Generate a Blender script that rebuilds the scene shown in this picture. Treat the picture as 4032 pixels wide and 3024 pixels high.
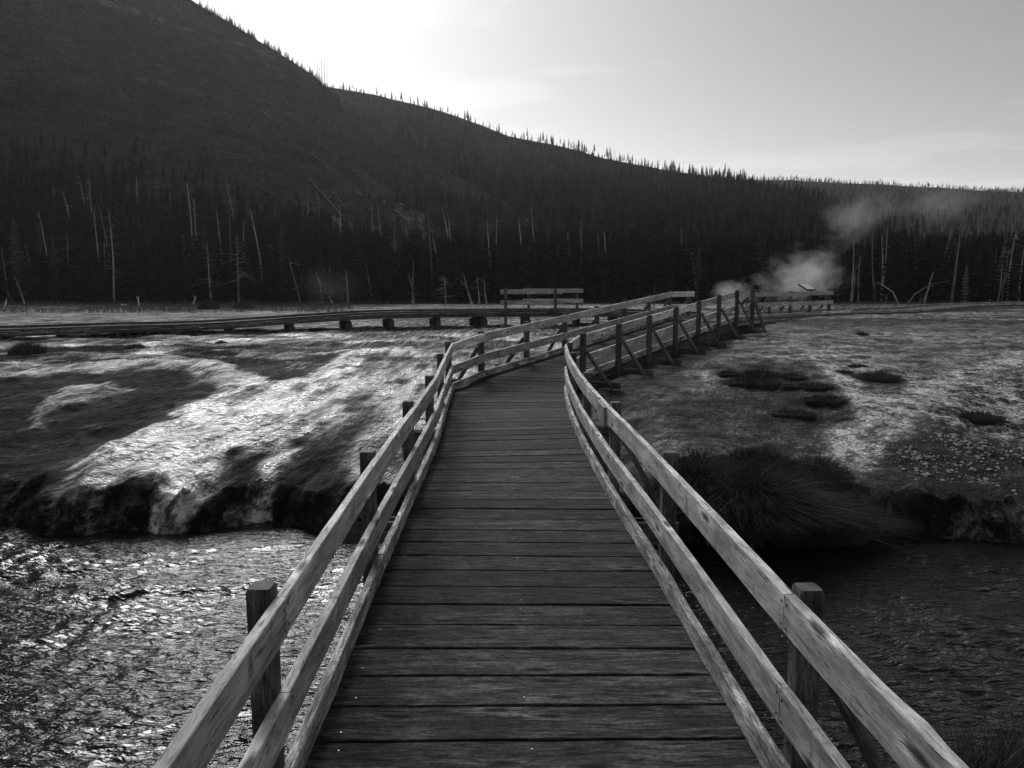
import bpy, math, random
from mathutils import Vector
import numpy as np

for o in list(bpy.data.objects): bpy.data.objects.remove(o)
SC = bpy.context.scene
COL = SC.collection
random.seed(5)
RS = np.random.RandomState(3)

# ------------------------------------------------------------------ camera
cam_d = bpy.data.cameras.new('camera'); cam = bpy.data.objects.new('camera', cam_d); COL.objects.link(cam)
cam.location = (0, 0, 1.8)
cam.rotation_euler = (math.radians(90 - 7.986), 0, 0)
cam_d.sensor_width = 36; cam_d.lens = 27.81
cam_d.clip_start = .05; cam_d.clip_end = 5000
SC.camera = cam

# ------------------------------------------------------------------ sky, sun, exposure (a black and white photograph: all light is neutral)
CLOUD = (3.0, 1.0, 0.0)
HAZE = .00018
SUN_AZ, SUN_EL = -17.0, 31.0          # degrees: left of straight ahead, above the horizon
world = bpy.data.worlds.new('World'); SC.world = world; world.use_nodes = True
nt = world.node_tree; nt.nodes.clear()
def wn(t, **k):
    n = nt.nodes.new(t)
    for a, b in k.items(): setattr(n, a, b)
    return n
w_out = wn('ShaderNodeOutputWorld'); w_bg = wn('ShaderNodeBackground')
sky = wn('ShaderNodeTexSky', sky_type='NISHITA', sun_disc=False, sun_elevation=math.radians(SUN_EL),
         sun_rotation=math.radians(SUN_AZ), altitude=2200, air_density=1.0, dust_density=3.0, ozone_density=1.0)
sep = wn('ShaderNodeSeparateColor'); nt.links.new(sky.outputs[0], sep.inputs[0])
m1 = wn('ShaderNodeMath', operation='MULTIPLY'); m1.inputs[1].default_value = .65; nt.links.new(sep.outputs[0], m1.inputs[0])
m2 = wn('ShaderNodeMath', operation='MULTIPLY_ADD'); m2.inputs[1].default_value = .35
nt.links.new(sep.outputs[1], m2.inputs[0]); nt.links.new(m1.outputs[0], m2.inputs[2])
# thin cloud, the same all over the sky
tc = wn('ShaderNodeTexCoord'); sx = wn('ShaderNodeSeparateXYZ'); nt.links.new(tc.outputs['Generated'], sx.inputs[0])
mz = wn('ShaderNodeMath', operation='MAXIMUM'); mz.inputs[1].default_value = .03; nt.links.new(sx.outputs[2], mz.inputs[0])
dv = [wn('ShaderNodeMath', operation='DIVIDE') for _ in range(2)]
for i in range(2): nt.links.new(sx.outputs[i], dv[i].inputs[0]); nt.links.new(mz.outputs[0], dv[i].inputs[1])
cx = wn('ShaderNodeCombineXYZ'); nt.links.new(dv[0].outputs[0], cx.inputs[0]); nt.links.new(dv[1].outputs[0], cx.inputs[1])
cn = wn('ShaderNodeTexNoise'); cn.inputs['Scale'].default_value = .55; cn.inputs['Detail'].default_value = 7; cn.inputs['Roughness'].default_value = .55
ca_ = wn('ShaderNodeVectorMath', operation='ADD'); ca_.inputs[1].default_value = CLOUD; nt.links.new(cx.outputs[0], ca_.inputs[0]); nt.links.new(ca_.outputs[0], cn.inputs['Vector'])
cr = wn('ShaderNodeMapRange'); cr.inputs['From Min'].default_value = .54; cr.inputs['From Max'].default_value = .60
cr.inputs['To Min'].default_value = 1.0; cr.inputs['To Max'].default_value = 1.09
nt.links.new(cn.outputs[0], cr.inputs[0])
m3 = wn('ShaderNodeMath', operation='MULTIPLY'); nt.links.new(m2.outputs[0], m3.inputs[0]); nt.links.new(cr.outputs[0], m3.inputs[1])
nt.links.new(m3.outputs[0], w_bg.inputs['Color']); w_bg.inputs['Strength'].default_value = .092
nt.links.new(w_bg.outputs[0], w_out.inputs['Surface'])

sun_d = bpy.data.lights.new('sun', 'SUN'); sun = bpy.data.objects.new('sun', sun_d); COL.objects.link(sun)
sun_d.energy = 1.9; sun_d.angle = math.radians(24); sun_d.color = (1, 1, 1)
a, e = math.radians(SUN_AZ), math.radians(SUN_EL)
sdir = Vector((math.sin(a) * math.cos(e), math.cos(a) * math.cos(e), math.sin(e)))
sun.rotation_euler = (-sdir).to_track_quat('-Z', 'Y').to_euler(); sun.location = sdir * 100

vs = SC.view_settings
vs.view_transform = 'Standard'; vs.look = 'None'; vs.gamma = 1.0; vs.use_curve_mapping = False
vs.exposure = 0.4
SC.cycles.use_denoising = True
SC.cycles.max_bounces = 6; SC.cycles.diffuse_bounces = 2; SC.cycles.glossy_bounces = 3; SC.cycles.volume_bounces = 1
SC.cycles.volume_step_rate = 2.0; SC.cycles.volume_max_steps = 128

# ------------------------------------------------------------------ noise helpers (numpy value noise)
_P = np.random.RandomState(7).permutation(512)
_V = np.random.RandomState(11).rand(512)
def vnoise(x, y, seed=0):
    x = np.asarray(x, float) + seed * 17.31; y = np.asarray(y, float) - seed * 9.77
    xi = np.floor(x).astype(int); yi = np.floor(y).astype(int)
    fx = x - xi; fy = y - yi
    fx = fx * fx * (3 - 2 * fx); fy = fy * fy * (3 - 2 * fy)
    def h(a, b): return _V[(_P[(a + seed * 31) & 511] + b * 7 + _P[b & 511]) & 511]
    a = h(xi, yi); b = h(xi + 1, yi); c = h(xi, yi + 1); d = h(xi + 1, yi + 1)
    return (a + (b - a) * fx) * (1 - fy) + (c + (d - c) * fx) * fy
def fbm(x, y, oct=4, seed=0):
    s = 0.0; a = .5; t = 0.0
    for o in range(oct):
        s = s + a * vnoise(x * 2 ** o, y * 2 ** o, seed + o); t += a; a *= .5
    return s / t
def sstep(a, b, x):
    t = np.clip((np.asarray(x, float) - a) / (b - a), 0, 1)
    return t * t * (3 - 2 * t)

# ------------------------------------------------------------------ terrain
PROF_D = [-3.0, -1.5, -0.4, -.08, 0, .10, .28, .6, 1.0, 1.6, 3.5, 5.5, 8.5, 12, 17, 32, 48, 70, 900]
PROF_Z = [-1.75, -1.7, -1.4, -1.1, -1.0, -.80, -.66, -.57, -.50, -.41, -.15, 0, .06, .08, .10, 0, -.38, -.5, -.5]
def bank_y(X):
    X = np.asarray(X, float)
    yb = np.where(X < 0, 8.45, 8.05)
    t = sstep(-1.5, 1.8, X); yb = 8.45 * (1 - t) + 8.1 * t
    yb = yb + .16 * np.sin(X * 1.9 + .6) + .10 * np.sin(X * 4.3 + 1.0) * (np.abs(X) < 40)
    yb = yb + .35 * sstep(4.6, 6.0, X)
    return yb
def terrain(X, Y):
    X = np.asarray(X, float); Y = np.asarray(Y, float)
    z = np.interp(Y - bank_y(X), PROF_D, PROF_Z)
    z = z + .20 * sstep(1.0, 7.0, X) * sstep(13, 20, Y) * (1 - sstep(34, 50, Y))
    z = z + .10 * sstep(1.0, 4.0, X) * sstep(11, 16, Y) * (1 - sstep(34, 50, Y))
    # the bank the bridge leaves from, only its right corner comes into view
    yn = 3.95 - 3.2 * (1 - sstep(1.8, 2.4, X))
    z = np.maximum(z, np.interp(yn - Y, [-1.2, 0, .25, 1.0, 4], [-1.75, -1.05, -.85, -.7, -.55]))
    return z

# ------------------------------------------------------------------ hills: rows run from the foot to the crest, then down the back
def cat(xs, table):
    return np.interp(xs, [p[0] for p in table], [p[1] for p in table])
def hill_point(H, s, t):
    """s = bearing (metres to the side at 100 m), t = 0 foot .. 1 crest .. 2 back"""
    s = np.asarray(s, float); t = np.asarray(t, float)
    db = cat(s, H['foot']); dc = cat(s, H['dist']); zc = cat(s, H['crest']) / 100.0 * dc + 1.8
    tt = np.clip(t, 0, 1); bk = np.clip(t - 1, 0, 1)
    D = db + (dc - db) * tt + bk * dc * .5
    k = H['bend']
    z = -0.55 + (zc + .55) * ((1 - k) * tt + k * tt * tt) - bk * (zc * .45)
    return s / 100.0 * D, D, z
HILLS = {}
# crest = height in metres above eye level per 100 m of distance
HILLS['near'] = dict(bend=.35,
    foot=[(-110, 60), (-40, 58), (0, 57), (60, 59), (120, 62)],
    dist=[(-110, 260), (-65, 240), (-40, 225), (-24, 215), (-18, 190), (-4, 140), (10, 100), (30, 75)],
    crest=[(-110, 80), (-85, 58), (-65, 47.2), (-53, 40.5), (-41, 33.8), (-32.6, 29.0), (-24, 23.6), (-22, 21.5), (-18, 18), (-12, 14.5), (-4, 10.4), (3, 7.0), (9, 3.2), (16, 0.5), (24, -1.5), (30, -2)])
HILLS['middle'] = dict(bend=.25,
    foot=[(-60, 75), (-10, 70), (20, 62), (60, 60), (110, 62)],
    dist=[(-60, 330), (-10, 320), (10, 300), (28, 260), (45, 170), (64, 110)],
    crest=[(-60, 27), (-33, 23.8), (-22.6, 22.4), (-16.6, 21.4), (-10, 20.0), (-3.7, 18.0), (-.5, 16.7), (6, 15.3), (12.3, 13.7), (18.7, 12.5), (27.7, 11.3), (36.5, 9.6), (40.5, 7.9), (44.5, 5.7), (51, 1.9), (57, -1), (64, -2)])
HILLS['far'] = dict(bend=.2,
    foot=[(5, 62), (40, 60), (130, 64)],
    dist=[(5, 520), (40, 500), (130, 460)],
    crest=[(5, 11.6), (27.7, 11.4), (38, 11.2), (51, 10.4), (64.7, 9.7), (90, 8.0), (130, 6)])

# ------------------------------------------------------------------ places measured on the ground (metres, x right, y away)
ZONES = {"white_main": [[-2.5, 18.65], [-3.54, 17.13], [-3.62, 14.94], [-3.49, 13.57], [-4.23, 12.99], [-4.66, 12.42], [-4.86, 11.55], [-4.96, 11.21], [-4.71, 10.92], [-5.05, 10.22], [-5.2, 9.84], [-5.32, 9.45], [-5.23, 8.92], [-5.11, 8.57], [-4.98, 8.38], [-4.73, 8.35], [-4.64, 8.47], [-4.62, 8.68], [-4.26, 8.99], [-4.08, 8.97], [-3.9, 8.6], [-3.95, 8.52], [-3.97, 8.41], [-3.77, 8.39], [-3.76, 8.43], [-3.62, 8.49], [-3.53, 8.63], [-3.5, 8.97], [-3.56, 9.31], [-3.49, 9.63], [-3.07, 9.88], [-2.96, 9.15], [-2.94, 8.84], [-3.21, 8.57], [-3.15, 8.58], [-2.9, 8.71], [-2.71, 8.79], [-2.63, 8.99], [-2.67, 9.44], [-2.71, 9.97], [-2.57, 10.35], [-2.54, 10.88], [-2.25, 11.13], [-2.53, 11.45], [-2.64, 12.12], [-2.55, 13.29], [-2.86, 13.77], [-3.16, 15.22], [-3.1, 16.66], [-2.35, 17.52]], "white_band": [[-10.09, 13.96], [-9.47, 14.52], [-8.52, 15.27], [-7.37, 15.88], [-6.77, 16.24], [-5.59, 15.37], [-4.86, 13.97], [-4.35, 13.57], [-4.69, 12.58], [-4.85, 12.87], [-5.41, 13.69], [-6.13, 14.67], [-6.6, 14.95], [-7.58, 14.16], [-8.97, 13.75], [-9.6, 13.26]], "white_patch": [[-6.74, 13.3], [-7.17, 12.8], [-7.02, 11.85], [-6.79, 11.02], [-6.53, 10.73], [-6.52, 11.25], [-6.36, 11.71], [-6.29, 12.24], [-6.3, 12.68]], "white_small": [[-5.73, 11.05], [-5.85, 10.73], [-5.62, 10.57], [-5.56, 10.75]], "white_small2": [[-3.74, 15.6], [-4.29, 15.47], [-4.12, 14.45], [-3.65, 14.33]], "dark_a": [[-8.91, 13.65], [-7.49, 13.98], [-6.56, 14.71], [-6.06, 14.49], [-5.21, 13.34], [-4.68, 12.47], [-5.04, 11.66], [-5.09, 11.14], [-5.2, 10.04], [-5.39, 9.2], [-5.3, 8.75], [-5.93, 8.91], [-6.72, 9.46], [-9.0, 12.84]], "dark_b": [[-6.05, 15.63], [-4.81, 16.0], [-3.54, 17.13], [-3.7, 15.73], [-3.61, 13.56], [-4.16, 13.06], [-4.31, 13.57], [-4.83, 13.97]], "dark_c": [[-3.45, 9.43], [-3.07, 9.82], [-2.97, 9.1], [-3.1, 8.69], [-3.21, 8.58], [-3.61, 8.39], [-3.6, 8.49], [-3.46, 8.85]], "dark_d": [[-2.7, 9.92], [-2.53, 10.42], [-2.03, 9.65], [-1.82, 9.15], [-1.6, 8.5], [-1.99, 8.39], [-2.86, 8.7], [-2.61, 8.91]], "dark_e": [[-5.08, 8.53], [-4.61, 8.65], [-4.23, 8.93], [-3.94, 8.53], [-4.24, 8.44], [-4.94, 8.33]], "glitter_l": [[-2.53, 12.86], [-1.8, 13.34], [-0.61, 13.97], [-0.44, 9.99], [-1.42, 10.4], [-1.87, 9.41], [-2.16, 10.06], [-2.17, 11.11]], "dark_r1": [[3.68, 14.53], [4.77, 15.01], [5.44, 14.46], [5.29, 13.13], [5.05, 11.81], [4.49, 10.7], [3.77, 9.69], [3.09, 9.56], [2.27, 9.41], [1.98, 10.37], [1.99, 11.24], [2.7, 12.15], [3.63, 12.67]], "dark_r2": [[3.99, 9.07], [5.15, 10.19], [5.81, 10.55], [6.72, 10.18], [7.54, 10.07], [6.28, 8.22], [3.45, 8.03], [1.81, 7.91], [1.69, 8.76], [2.99, 9.22]], "dark_r3": [[6.1, 13.81], [6.71, 13.99], [6.55, 13.09], [5.85, 12.56], [5.43, 12.64]], "dark_r4": [[2.09, 14.91], [3.49, 15.8], [4.92, 20.59], [7.8, 26.94], [7.05, 22.8], [4.99, 17.95], [3.01, 13.61], [2.14, 12.12], [1.64, 11.87], [1.53, 12.95]], "stream_r": [[5.63, 14.72], [5.91, 14.23], [5.72, 12.54], [6.15, 12.43], [7.37, 13.52], [10.21, 15.71], [11.14, 15.82], [9.58, 14.71], [7.35, 12.99], [6.31, 11.95], [5.78, 11.2], [5.09, 10.2], [4.17, 9.16], [3.86, 9.13], [4.43, 10.29], [5.03, 11.51], [5.43, 13.16]], "pale_r": [[11.04, 14.98], [8.99, 13.78], [7.15, 12.64], [5.95, 11.23], [6.09, 10.69], [6.79, 10.29], [7.54, 10.07]], "pebble_r": [[4.98, 9.83], [5.72, 10.52], [6.39, 10.37], [6.6, 9.99], [5.47, 8.15], [5.04, 8.02], [4.85, 8.17], [4.73, 8.39], [4.72, 9.05]]}
SNAGS = [[-36.9, 58.9, -0.39, 1.6, -1.07, ""], [-34.6, 56.4, -0.38, 2.0, -0.57, "b"], [-37.9, 59.9, -0.4, 4.2, -0.23, ""], [-36.0, 59.9, -0.4, 4.4, -0.29, ""], [-34.5, 59.9, -0.4, 6.7, -0.64, ""], [-42.8, 75.7, 6.27, 3.6, 0.05, ""], [-39.8, 73.6, 5.24, 3.3, -0.85, ""], [-40.9, 74.9, 5.82, 3.6, -0.67, ""], [-39.4, 75.0, 5.72, 5.0, -0.54, ""], [-40.3, 76.9, 6.46, 3.6, 0.33, ""], [-36.9, 71.6, 4.33, 5.7, -0.42, ""], [-30.5, 59.9, -0.4, 6.8, -0.52, ""], [-30.1, 59.9, -0.4, 7.3, -0.56, ""], [-29.5, 58.9, -0.39, 6.9, 0.09, "r"], [-33.2, 60.2, -0.4, 5.1, -0.09, "r"], [-30.0, 58.9, -0.39, 4.5, 0.09, ""], [-38.0, 82.1, 7.91, 3.6, 0.06, ""], [-33.9, 73.4, 4.71, 2.1, -0.11, ""], [-33.8, 80.1, 6.78, 2.8, -0.06, ""], [-24.4, 58.9, -0.39, 2.1, -0.38, ""], [-24.3, 59.9, -0.4, 5.0, -0.22, ""], [-24.0, 59.9, -0.4, 8.8, 0.0, ""], [-30.2, 76.8, 5.38, 3.3, -0.06, ""], [-23.4, 59.9, -0.4, 7.7, -0.16, ""], [-21.8, 57.6, -0.39, 4.4, -0.06, "r"], [-21.4, 58.9, -0.39, 6.8, -0.17, "k"], [-19.8, 57.6, -0.39, 5.0, 0.08, "r"], [-19.6, 58.9, -0.39, 5.9, 0.0, ""], [-21.2, 59.9, -0.4, 7.7, 0.19, ""], [-28.1, 81.8, 6.52, 5.0, -0.83, ""], [-26.2, 59.9, -0.4, 2.2, -0.53, ""], [-18.8, 60.2, -0.4, 6.9, -0.74, ""], [-17.7, 60.3, -0.4, 4.5, -0.35, "r"], [-17.5, 58.9, -0.39, 2.5, -0.17, ""], [-16.2, 59.9, -0.4, 3.9, -0.6, ""], [-15.3, 57.6, -0.39, 3.4, -0.79, ""], [-15.3, 58.9, -0.39, 3.6, -0.68, ""], [-14.6, 57.6, -0.39, 1.1, -0.25, "b"], [-15.4, 63.2, -0.42, 1.7, -0.83, ""], [-13.7, 57.6, -0.39, 2.3, -0.43, "b"], [-13.0, 57.6, -0.38, 2.1, -1.13, "b"], [-13.9, 58.9, -0.39, 3.7, 0.62, ""], [-11.6, 56.2, -0.37, 2.4, -0.11, "b"], [-10.0, 57.6, -0.39, 3.0, -0.5, ""], [-8.7, 58.9, -0.39, 5.6, 0.04, "r"], [-7.5, 58.9, -0.39, 2.1, -0.73, ""], [-7.0, 56.1, -0.37, 3.0, 0.1, "b"], [-6.9, 56.1, -0.37, 2.1, -0.38, "b"], [-4.7, 56.4, -0.38, 2.0, -0.08, "r"], [-3.5, 57.6, -0.39, 2.3, -0.17, "b"], [-2.7, 53.8, -0.31, 2.1, -0.58, "b"], [-2.3, 56.2, -0.37, 1.9, -0.16, "b"], [-1.8, 56.4, -0.38, 1.8, -0.18, "b"], [-3.1, 59.9, -0.4, 4.1, -0.07, ""], [-21.6, 84.3, 6.08, 4.8, 0.43, ""], [-19.9, 83.4, 5.57, 4.5, -0.1, ""], [-17.7, 82.6, 4.95, 3.8, 0.02, ""], [-14.3, 84.1, 4.65, 4.3, -0.37, ""], [-9.2, 59.9, -0.4, 7.1, -0.75, ""], [-7.1, 59.9, -0.4, 5.6, -0.84, ""], [-6.0, 59.9, -0.4, 6.7, -0.3, ""], [-4.3, 59.9, -0.4, 6.1, -0.4, ""], [-1.5, 59.9, -0.4, 6.1, -0.37, ""], [-0.8, 59.9, -0.4, 6.3, -0.34, ""], [-5.3, 59.9, -0.4, 4.7, -0.59, ""], [-7.5, 94.5, 5.93, 3.4, -0.69, ""], [25.5, 59.9, -0.4, 4.7, -0.02, ""], [26.1, 59.9, -0.4, 3.5, -0.05, ""], [25.6, 59.9, -0.4, 2.8, 0.1, ""], [26.2, 62.0, -0.41, 1.8, 0.23, ""], [28.6, 64.3, -0.42, 2.2, -0.15, ""], [27.4, 59.9, -0.4, 5.2, -0.55, ""], [27.8, 59.9, -0.4, 4.9, -0.25, ""], [27.8, 59.9, -0.4, 5.7, 0.13, ""], [28.1, 59.9, -0.4, 1.6, 0.17, ""], [29.2, 59.9, -0.4, 4.6, -0.15, ""], [30.2, 59.9, -0.4, 5.0, -0.18, ""], [30.4, 61.0, -0.4, 2.6, 0.1, ""], [30.6, 60.9, -0.4, 2.8, 0.11, ""], [29.5, 61.0, -0.4, 1.6, -0.06, ""], [30.5, 58.9, -0.39, 2.3, 0.56, "k"], [33.2, 62.0, -0.41, 2.8, 0.12, ""], [33.4, 62.0, -0.41, 1.6, 0.63, ""], [33.1, 59.9, -0.4, 5.6, 0.27, "k"], [33.7, 60.9, -0.4, 1.6, -0.23, ""], [35.3, 62.0, -0.41, 1.5, 0.13, ""], [36.1, 62.1, -0.41, 4.3, 0.18, ""], [35.5, 59.0, -0.39, 4.0, 0.14, "b"], [36.9, 59.9, -0.4, 3.9, 0.22, ""], [36.6, 59.9, -0.4, 3.1, 0.09, "r"], [37.3, 59.9, -0.4, 5.4, 0.24, "r"], [36.5, 59.9, -0.4, 3.6, 1.19, ""], [38.2, 59.9, -0.4, 4.1, 0.06, ""], [27.7, 58.9, -0.39, 0.8, 0.2, "b"], [27.2, 61.0, -0.4, 0.7, 0.1, ""], [28.9, 60.0, -0.4, 0.6, -0.38, ""], [30.2, 58.9, -0.39, 0.5, 0.06, "b"], [1.2, 60.0, -0.4, 6.3, -0.72, ""], [2.5, 60.0, -0.4, 7.1, -1.07, ""], [4.9, 60.0, -0.4, 5.2, -0.74, ""], [5.1, 60.0, -0.4, 6.1, 0.0, ""], [6.6, 59.9, -0.4, 5.2, -0.24, ""], [7.0, 59.9, -0.4, 5.2, -0.13, ""], [10.9, 59.9, -0.4, 4.0, 0.85, ""], [12.6, 59.9, -0.4, 4.9, 0.0, ""], [14.0, 59.9, -0.4, 4.9, -0.69, ""], [3.5, 60.0, -0.4, 4.5, 0.0, ""]]
CREST_SNAGS = [[-77.0, 221.7, 68.8, 5.2, 0.71], [-75.9, 221.4, 68.1, 3.0, 0.13], [-74.0, 220.9, 67.0, 4.8, 0.0], [-73.3, 220.8, 66.6, 6.0, -0.29], [-72.3, 220.5, 66.0, 3.0, -0.08], [-71.0, 220.2, 65.2, 3.0, 0.0], [-69.8, 219.8, 64.4, 3.0, 0.0], [-64.8, 218.5, 61.1, 4.1, 0.08], [-48.6, 211.0, 49.5, 8.3, 0.0], [-47.4, 209.4, 48.3, 8.8, 0.12], [-50.2, 213.1, 51.1, 6.3, -0.08], [-46.5, 208.1, 47.3, 7.1, 0.2], [-49.3, 212.0, 50.2, 5.4, -0.08], [-64.6, 322.0, 72.6, 3.9, 0.0], [-58.0, 321.6, 71.4, 3.5, 0.12], [-55.9, 321.5, 71.0, 4.2, 0.12], [-17.2, 315.4, 60.3, 5.3, 0.0], [-8.8, 312.8, 57.0, 4.8, 0.0], [-7.0, 312.2, 56.1, 3.0, 0.0], [-34.5, 320.2, 66.4, 3.5, 1.21], [36.2, 295.0, 42.2, 4.8, 0.0], [37.1, 294.2, 41.9, 4.2, 0.0], [22.2, 302.6, 47.1, 4.1, 0.16], [60.6, 272.9, 34.6, 3.6, 0.24], [57.9, 275.5, 35.4, 3.9, 0.1], [61.7, 271.7, 34.3, 3.0, 0.24]]

# ------------------------------------------------------------------ materials
class NT:
    def __init__(s, name):
        s.m = bpy.data.materials.new(name); s.m.use_nodes = True; s.t = s.m.node_tree; s.t.nodes.clear()
        s.out = s.t.nodes.new('ShaderNodeOutputMaterial')
    def n(s, ty, ins=None, **k):
        nd = s.t.nodes.new(ty)
        for a, b in k.items(): setattr(nd, a, b)
        for a, b in (ins or {}).items(): s.put(nd.inputs[a], b)
        return nd
    def put(s, sock, v):
        if hasattr(v, 'is_linked') or hasattr(v, 'links'): s.t.links.new(v, sock)
        elif hasattr(v, 'outputs'): s.t.links.new(v.outputs[0], sock)
        elif isinstance(v, (int, float)) and sock.type == 'RGBA': sock.default_value = (v, v, v, 1)
        else: sock.default_value = v
    def math(s, op, a, b=0.0, c=None, clamp=False):
        nd = s.n('ShaderNodeMath', operation=op); nd.use_clamp = clamp
        s.put(nd.inputs[0], a); s.put(nd.inputs[1], b)
        if c is not None: s.put(nd.inputs[2], c)
        return nd.outputs[0]
    def rng(s, v, a, b, c, d):
        return s.n('ShaderNodeMapRange', {0: v, 1: a, 2: b, 3: c, 4: d}).outputs[0]
    def mix(s, f, a, b):
        nd = s.n('ShaderNodeMix', data_type='FLOAT'); s.put(nd.inputs[0], f); s.put(nd.inputs[2], a); s.put(nd.inputs[3], b)
        return nd.outputs[0]
    def noise(s, vec, scale, detail=4, rough=.55, dist=0.0):
        return s.n('ShaderNodeTexNoise', {'Vector': vec, 'Scale': scale, 'Detail': detail, 'Roughness': rough, 'Distortion': dist}).outputs[0]
    def mapv(s, vec, scale, loc=(0, 0, 0)):
        return s.n('ShaderNodeMapping', {'Vector': vec, 'Scale': scale, 'Location': loc}).outputs[0]
    def surf(s, col, rough=.8, spec=.3, normal=None, **k):
        b = s.n('ShaderNodeBsdfPrincipled', {'Base Color': col, 'Roughness': rough, 'Specular IOR Level': spec})
        if normal is not None: s.put(b.inputs['Normal'], normal)
        for a, v in k.items(): s.put(b.inputs[a], v)
        s.t.links.new(b.outputs[0], s.out.inputs['Surface']); return b
    def bump(s, h, strength, dist):
        return s.n('ShaderNodeBump', {'Height': h, 'Strength': strength, 'Distance': dist}).outputs[0]

def wood(name, tone, grain=.35, blotch=.4, stain=0.0, knots=.6, rough=.75, bump=.5, spec=.3, spread=.2, fineg=1.0, worn=1.0, gs=1.0, lit_top=0.0):
    """weathered board; the board's own u runs along it and v round it, both in metres"""
    t = NT(name)
    uv = t.n('ShaderNodeUVMap').outputs[0]
    rnd = t.n('ShaderNodeObjectInfo').outputs['Random']
    warp = t.noise(t.mapv(uv, (1.2, 6, 1)), 1.0, 3)
    sx = t.n('ShaderNodeSeparateXYZ', {0: uv})
    # rings bulge round knots
    kv = t.n('ShaderNodeTexVoronoi', {'Vector': t.mapv(uv, (1.7, 7, 1)), 'Scale': 1.0, 'Randomness': 1.0}, voronoi_dimensions='2D')
    kd = kv.outputs['Distance']
    near = t.rng(kd, 0, .4, 1, 0)
    vv = t.math('MULTIPLY_ADD', warp, .035, sx.outputs[1])
    vv = t.math('MULTIPLY_ADD', near, .02, vv)
    gv = t.n('ShaderNodeCombineXYZ', {0: sx.outputs[0], 1: vv})
    g1 = t.noise(t.mapv(gv, (4.5, 46, 1)), 1.0, 7, .72)
    g2 = t.noise(t.mapv(gv, (14, 170 * gs, 1)), 1.0, 3, .7)
    bl = t.noise(t.mapv(uv, (2.6, 6, 1), (3, 9, 0)), 1.0, 5, .65)
    st = t.noise(t.mapv(uv, (2.4, 17, 1), (2, 4, 0)), 1.0, 5, .7)
    fine = t.noise(t.mapv(uv, (45, 110 * gs, 1)), 1.0, 2, .6)
    c = t.math('MULTIPLY', t.rng(g1, .36, .64, 1 - grain, 1 + grain), t.rng(g2, .34, .66, 1 - .52 * fineg, 1 + .5 * fineg))
    c = t.math('MULTIPLY', c, t.rng(bl, .38, .62, 1 - blotch, 1 + blotch))
    c = t.math('MULTIPLY', c, t.rng(st, .44, .60, .8, 1 + blotch * 1.6 * worn))
    c = t.math('MULTIPLY', c, t.rng(fine, .33, .67, 1 - .28 * fineg, 1 + .28 * fineg))
    # dark cracks (checks) along the grain
    ck = t.noise(t.mapv(gv, (5.5, 80 * (gs + .3 if gs < 1 else 1), 1), (7, 2, 0)), 1.0, 3, .6)
    crack = t.rng(ck, .60, .64, 0, 1)
    c = t.math('MULTIPLY', c, t.mix(crack, 1.0, .35))
    if knots:
        kn = t.rng(kd, .05, .13, 1, 0); rim = t.math('MULTIPLY', t.rng(kd, .11, .16, 0, 1), t.rng(kd, .16, .30, 1, 0))
        kpick = t.math('GREATER_THAN', t.n('ShaderNodeSeparateColor', {0: kv.outputs['Color']}).outputs[0], .55)
        c = t.math('MULTIPLY', c, t.mix(t.math('MULTIPLY', kn, kpick), 1.0, 1 - knots))
        c = t.math('MULTIPLY', c, t.mix(t.math('MULTIPLY', rim, kpick), 1.0, 1.0 + .55 * knots))
    if stain:
        sn = t.noise(t.mapv(uv, (9, 1.6, 1), (1, 5, 0)), 1.0, 5, .7)
        c = t.math('MULTIPLY', c, t.mix(t.rng(sn, .60, .70, 0, 1), 1.0, 1 - stain))
        sp = t.noise(t.mapv(uv, (3, 12, 1), (8, 1, 0)), 1.0, 3, .6)
        c = t.math('MULTIPLY', c, t.mix(t.rng(sp, .62, .72, 0, 1), 1.0, 1.35))
    if lit_top:      # faces turned up are coloured lighter, painting in light from above
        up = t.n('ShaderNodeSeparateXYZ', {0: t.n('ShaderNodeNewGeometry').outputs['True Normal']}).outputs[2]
        c = t.math('MULTIPLY', c, t.mix(t.math('MULTIPLY', t.rng(up, .6, .9, 0, 1), t.rng(bl, .3, .6, .6, 1.0)), 1.0, 1.0 + lit_top))
    c = t.math('MULTIPLY', c, t.rng(rnd, 0, 1, (1 - spread) * tone, (1 + spread) * tone))
    h = t.math('MULTIPLY_ADD', crack, -.8, t.math('MULTIPLY_ADD', g2, .5, g1))
    t.surf(c, t.rng(bl, .3, .7, rough - .08, rough + .1), spec, t.bump(h, bump, .004))
    return t.m
M = {}
M['deck'] = wood('deck_wood', .038, .45, .4, 0, .85, .85, .9, .12, .4, 1.1, 1.6, .45)
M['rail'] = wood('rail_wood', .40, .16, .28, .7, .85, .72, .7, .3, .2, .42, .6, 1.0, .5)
M['rail_new'] = wood('rail_wood_pale', .62, .18, .22, .2, .5, .72, .4)
M['toe'] = wood('toe_board_wood', .28, .55, .5, .4, .6, .8, 1.0)
M['post'] = wood('post_wood', .085, .3, .3, 0, .3, .75, .6)
M['beam'] = wood('beam_wood', .07, .3, .35, 0, .3, .8, .6)
M['boards_lit'] = wood('lit_boardwalk_wood', .24, .3, .35, 0, .3, .8, .5)  # copy of the far board wood, paler to paint in light on its sides
M['boards'] = wood('far_board_wood', .08, .3, .35, 0, .3, .8, .5)

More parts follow.
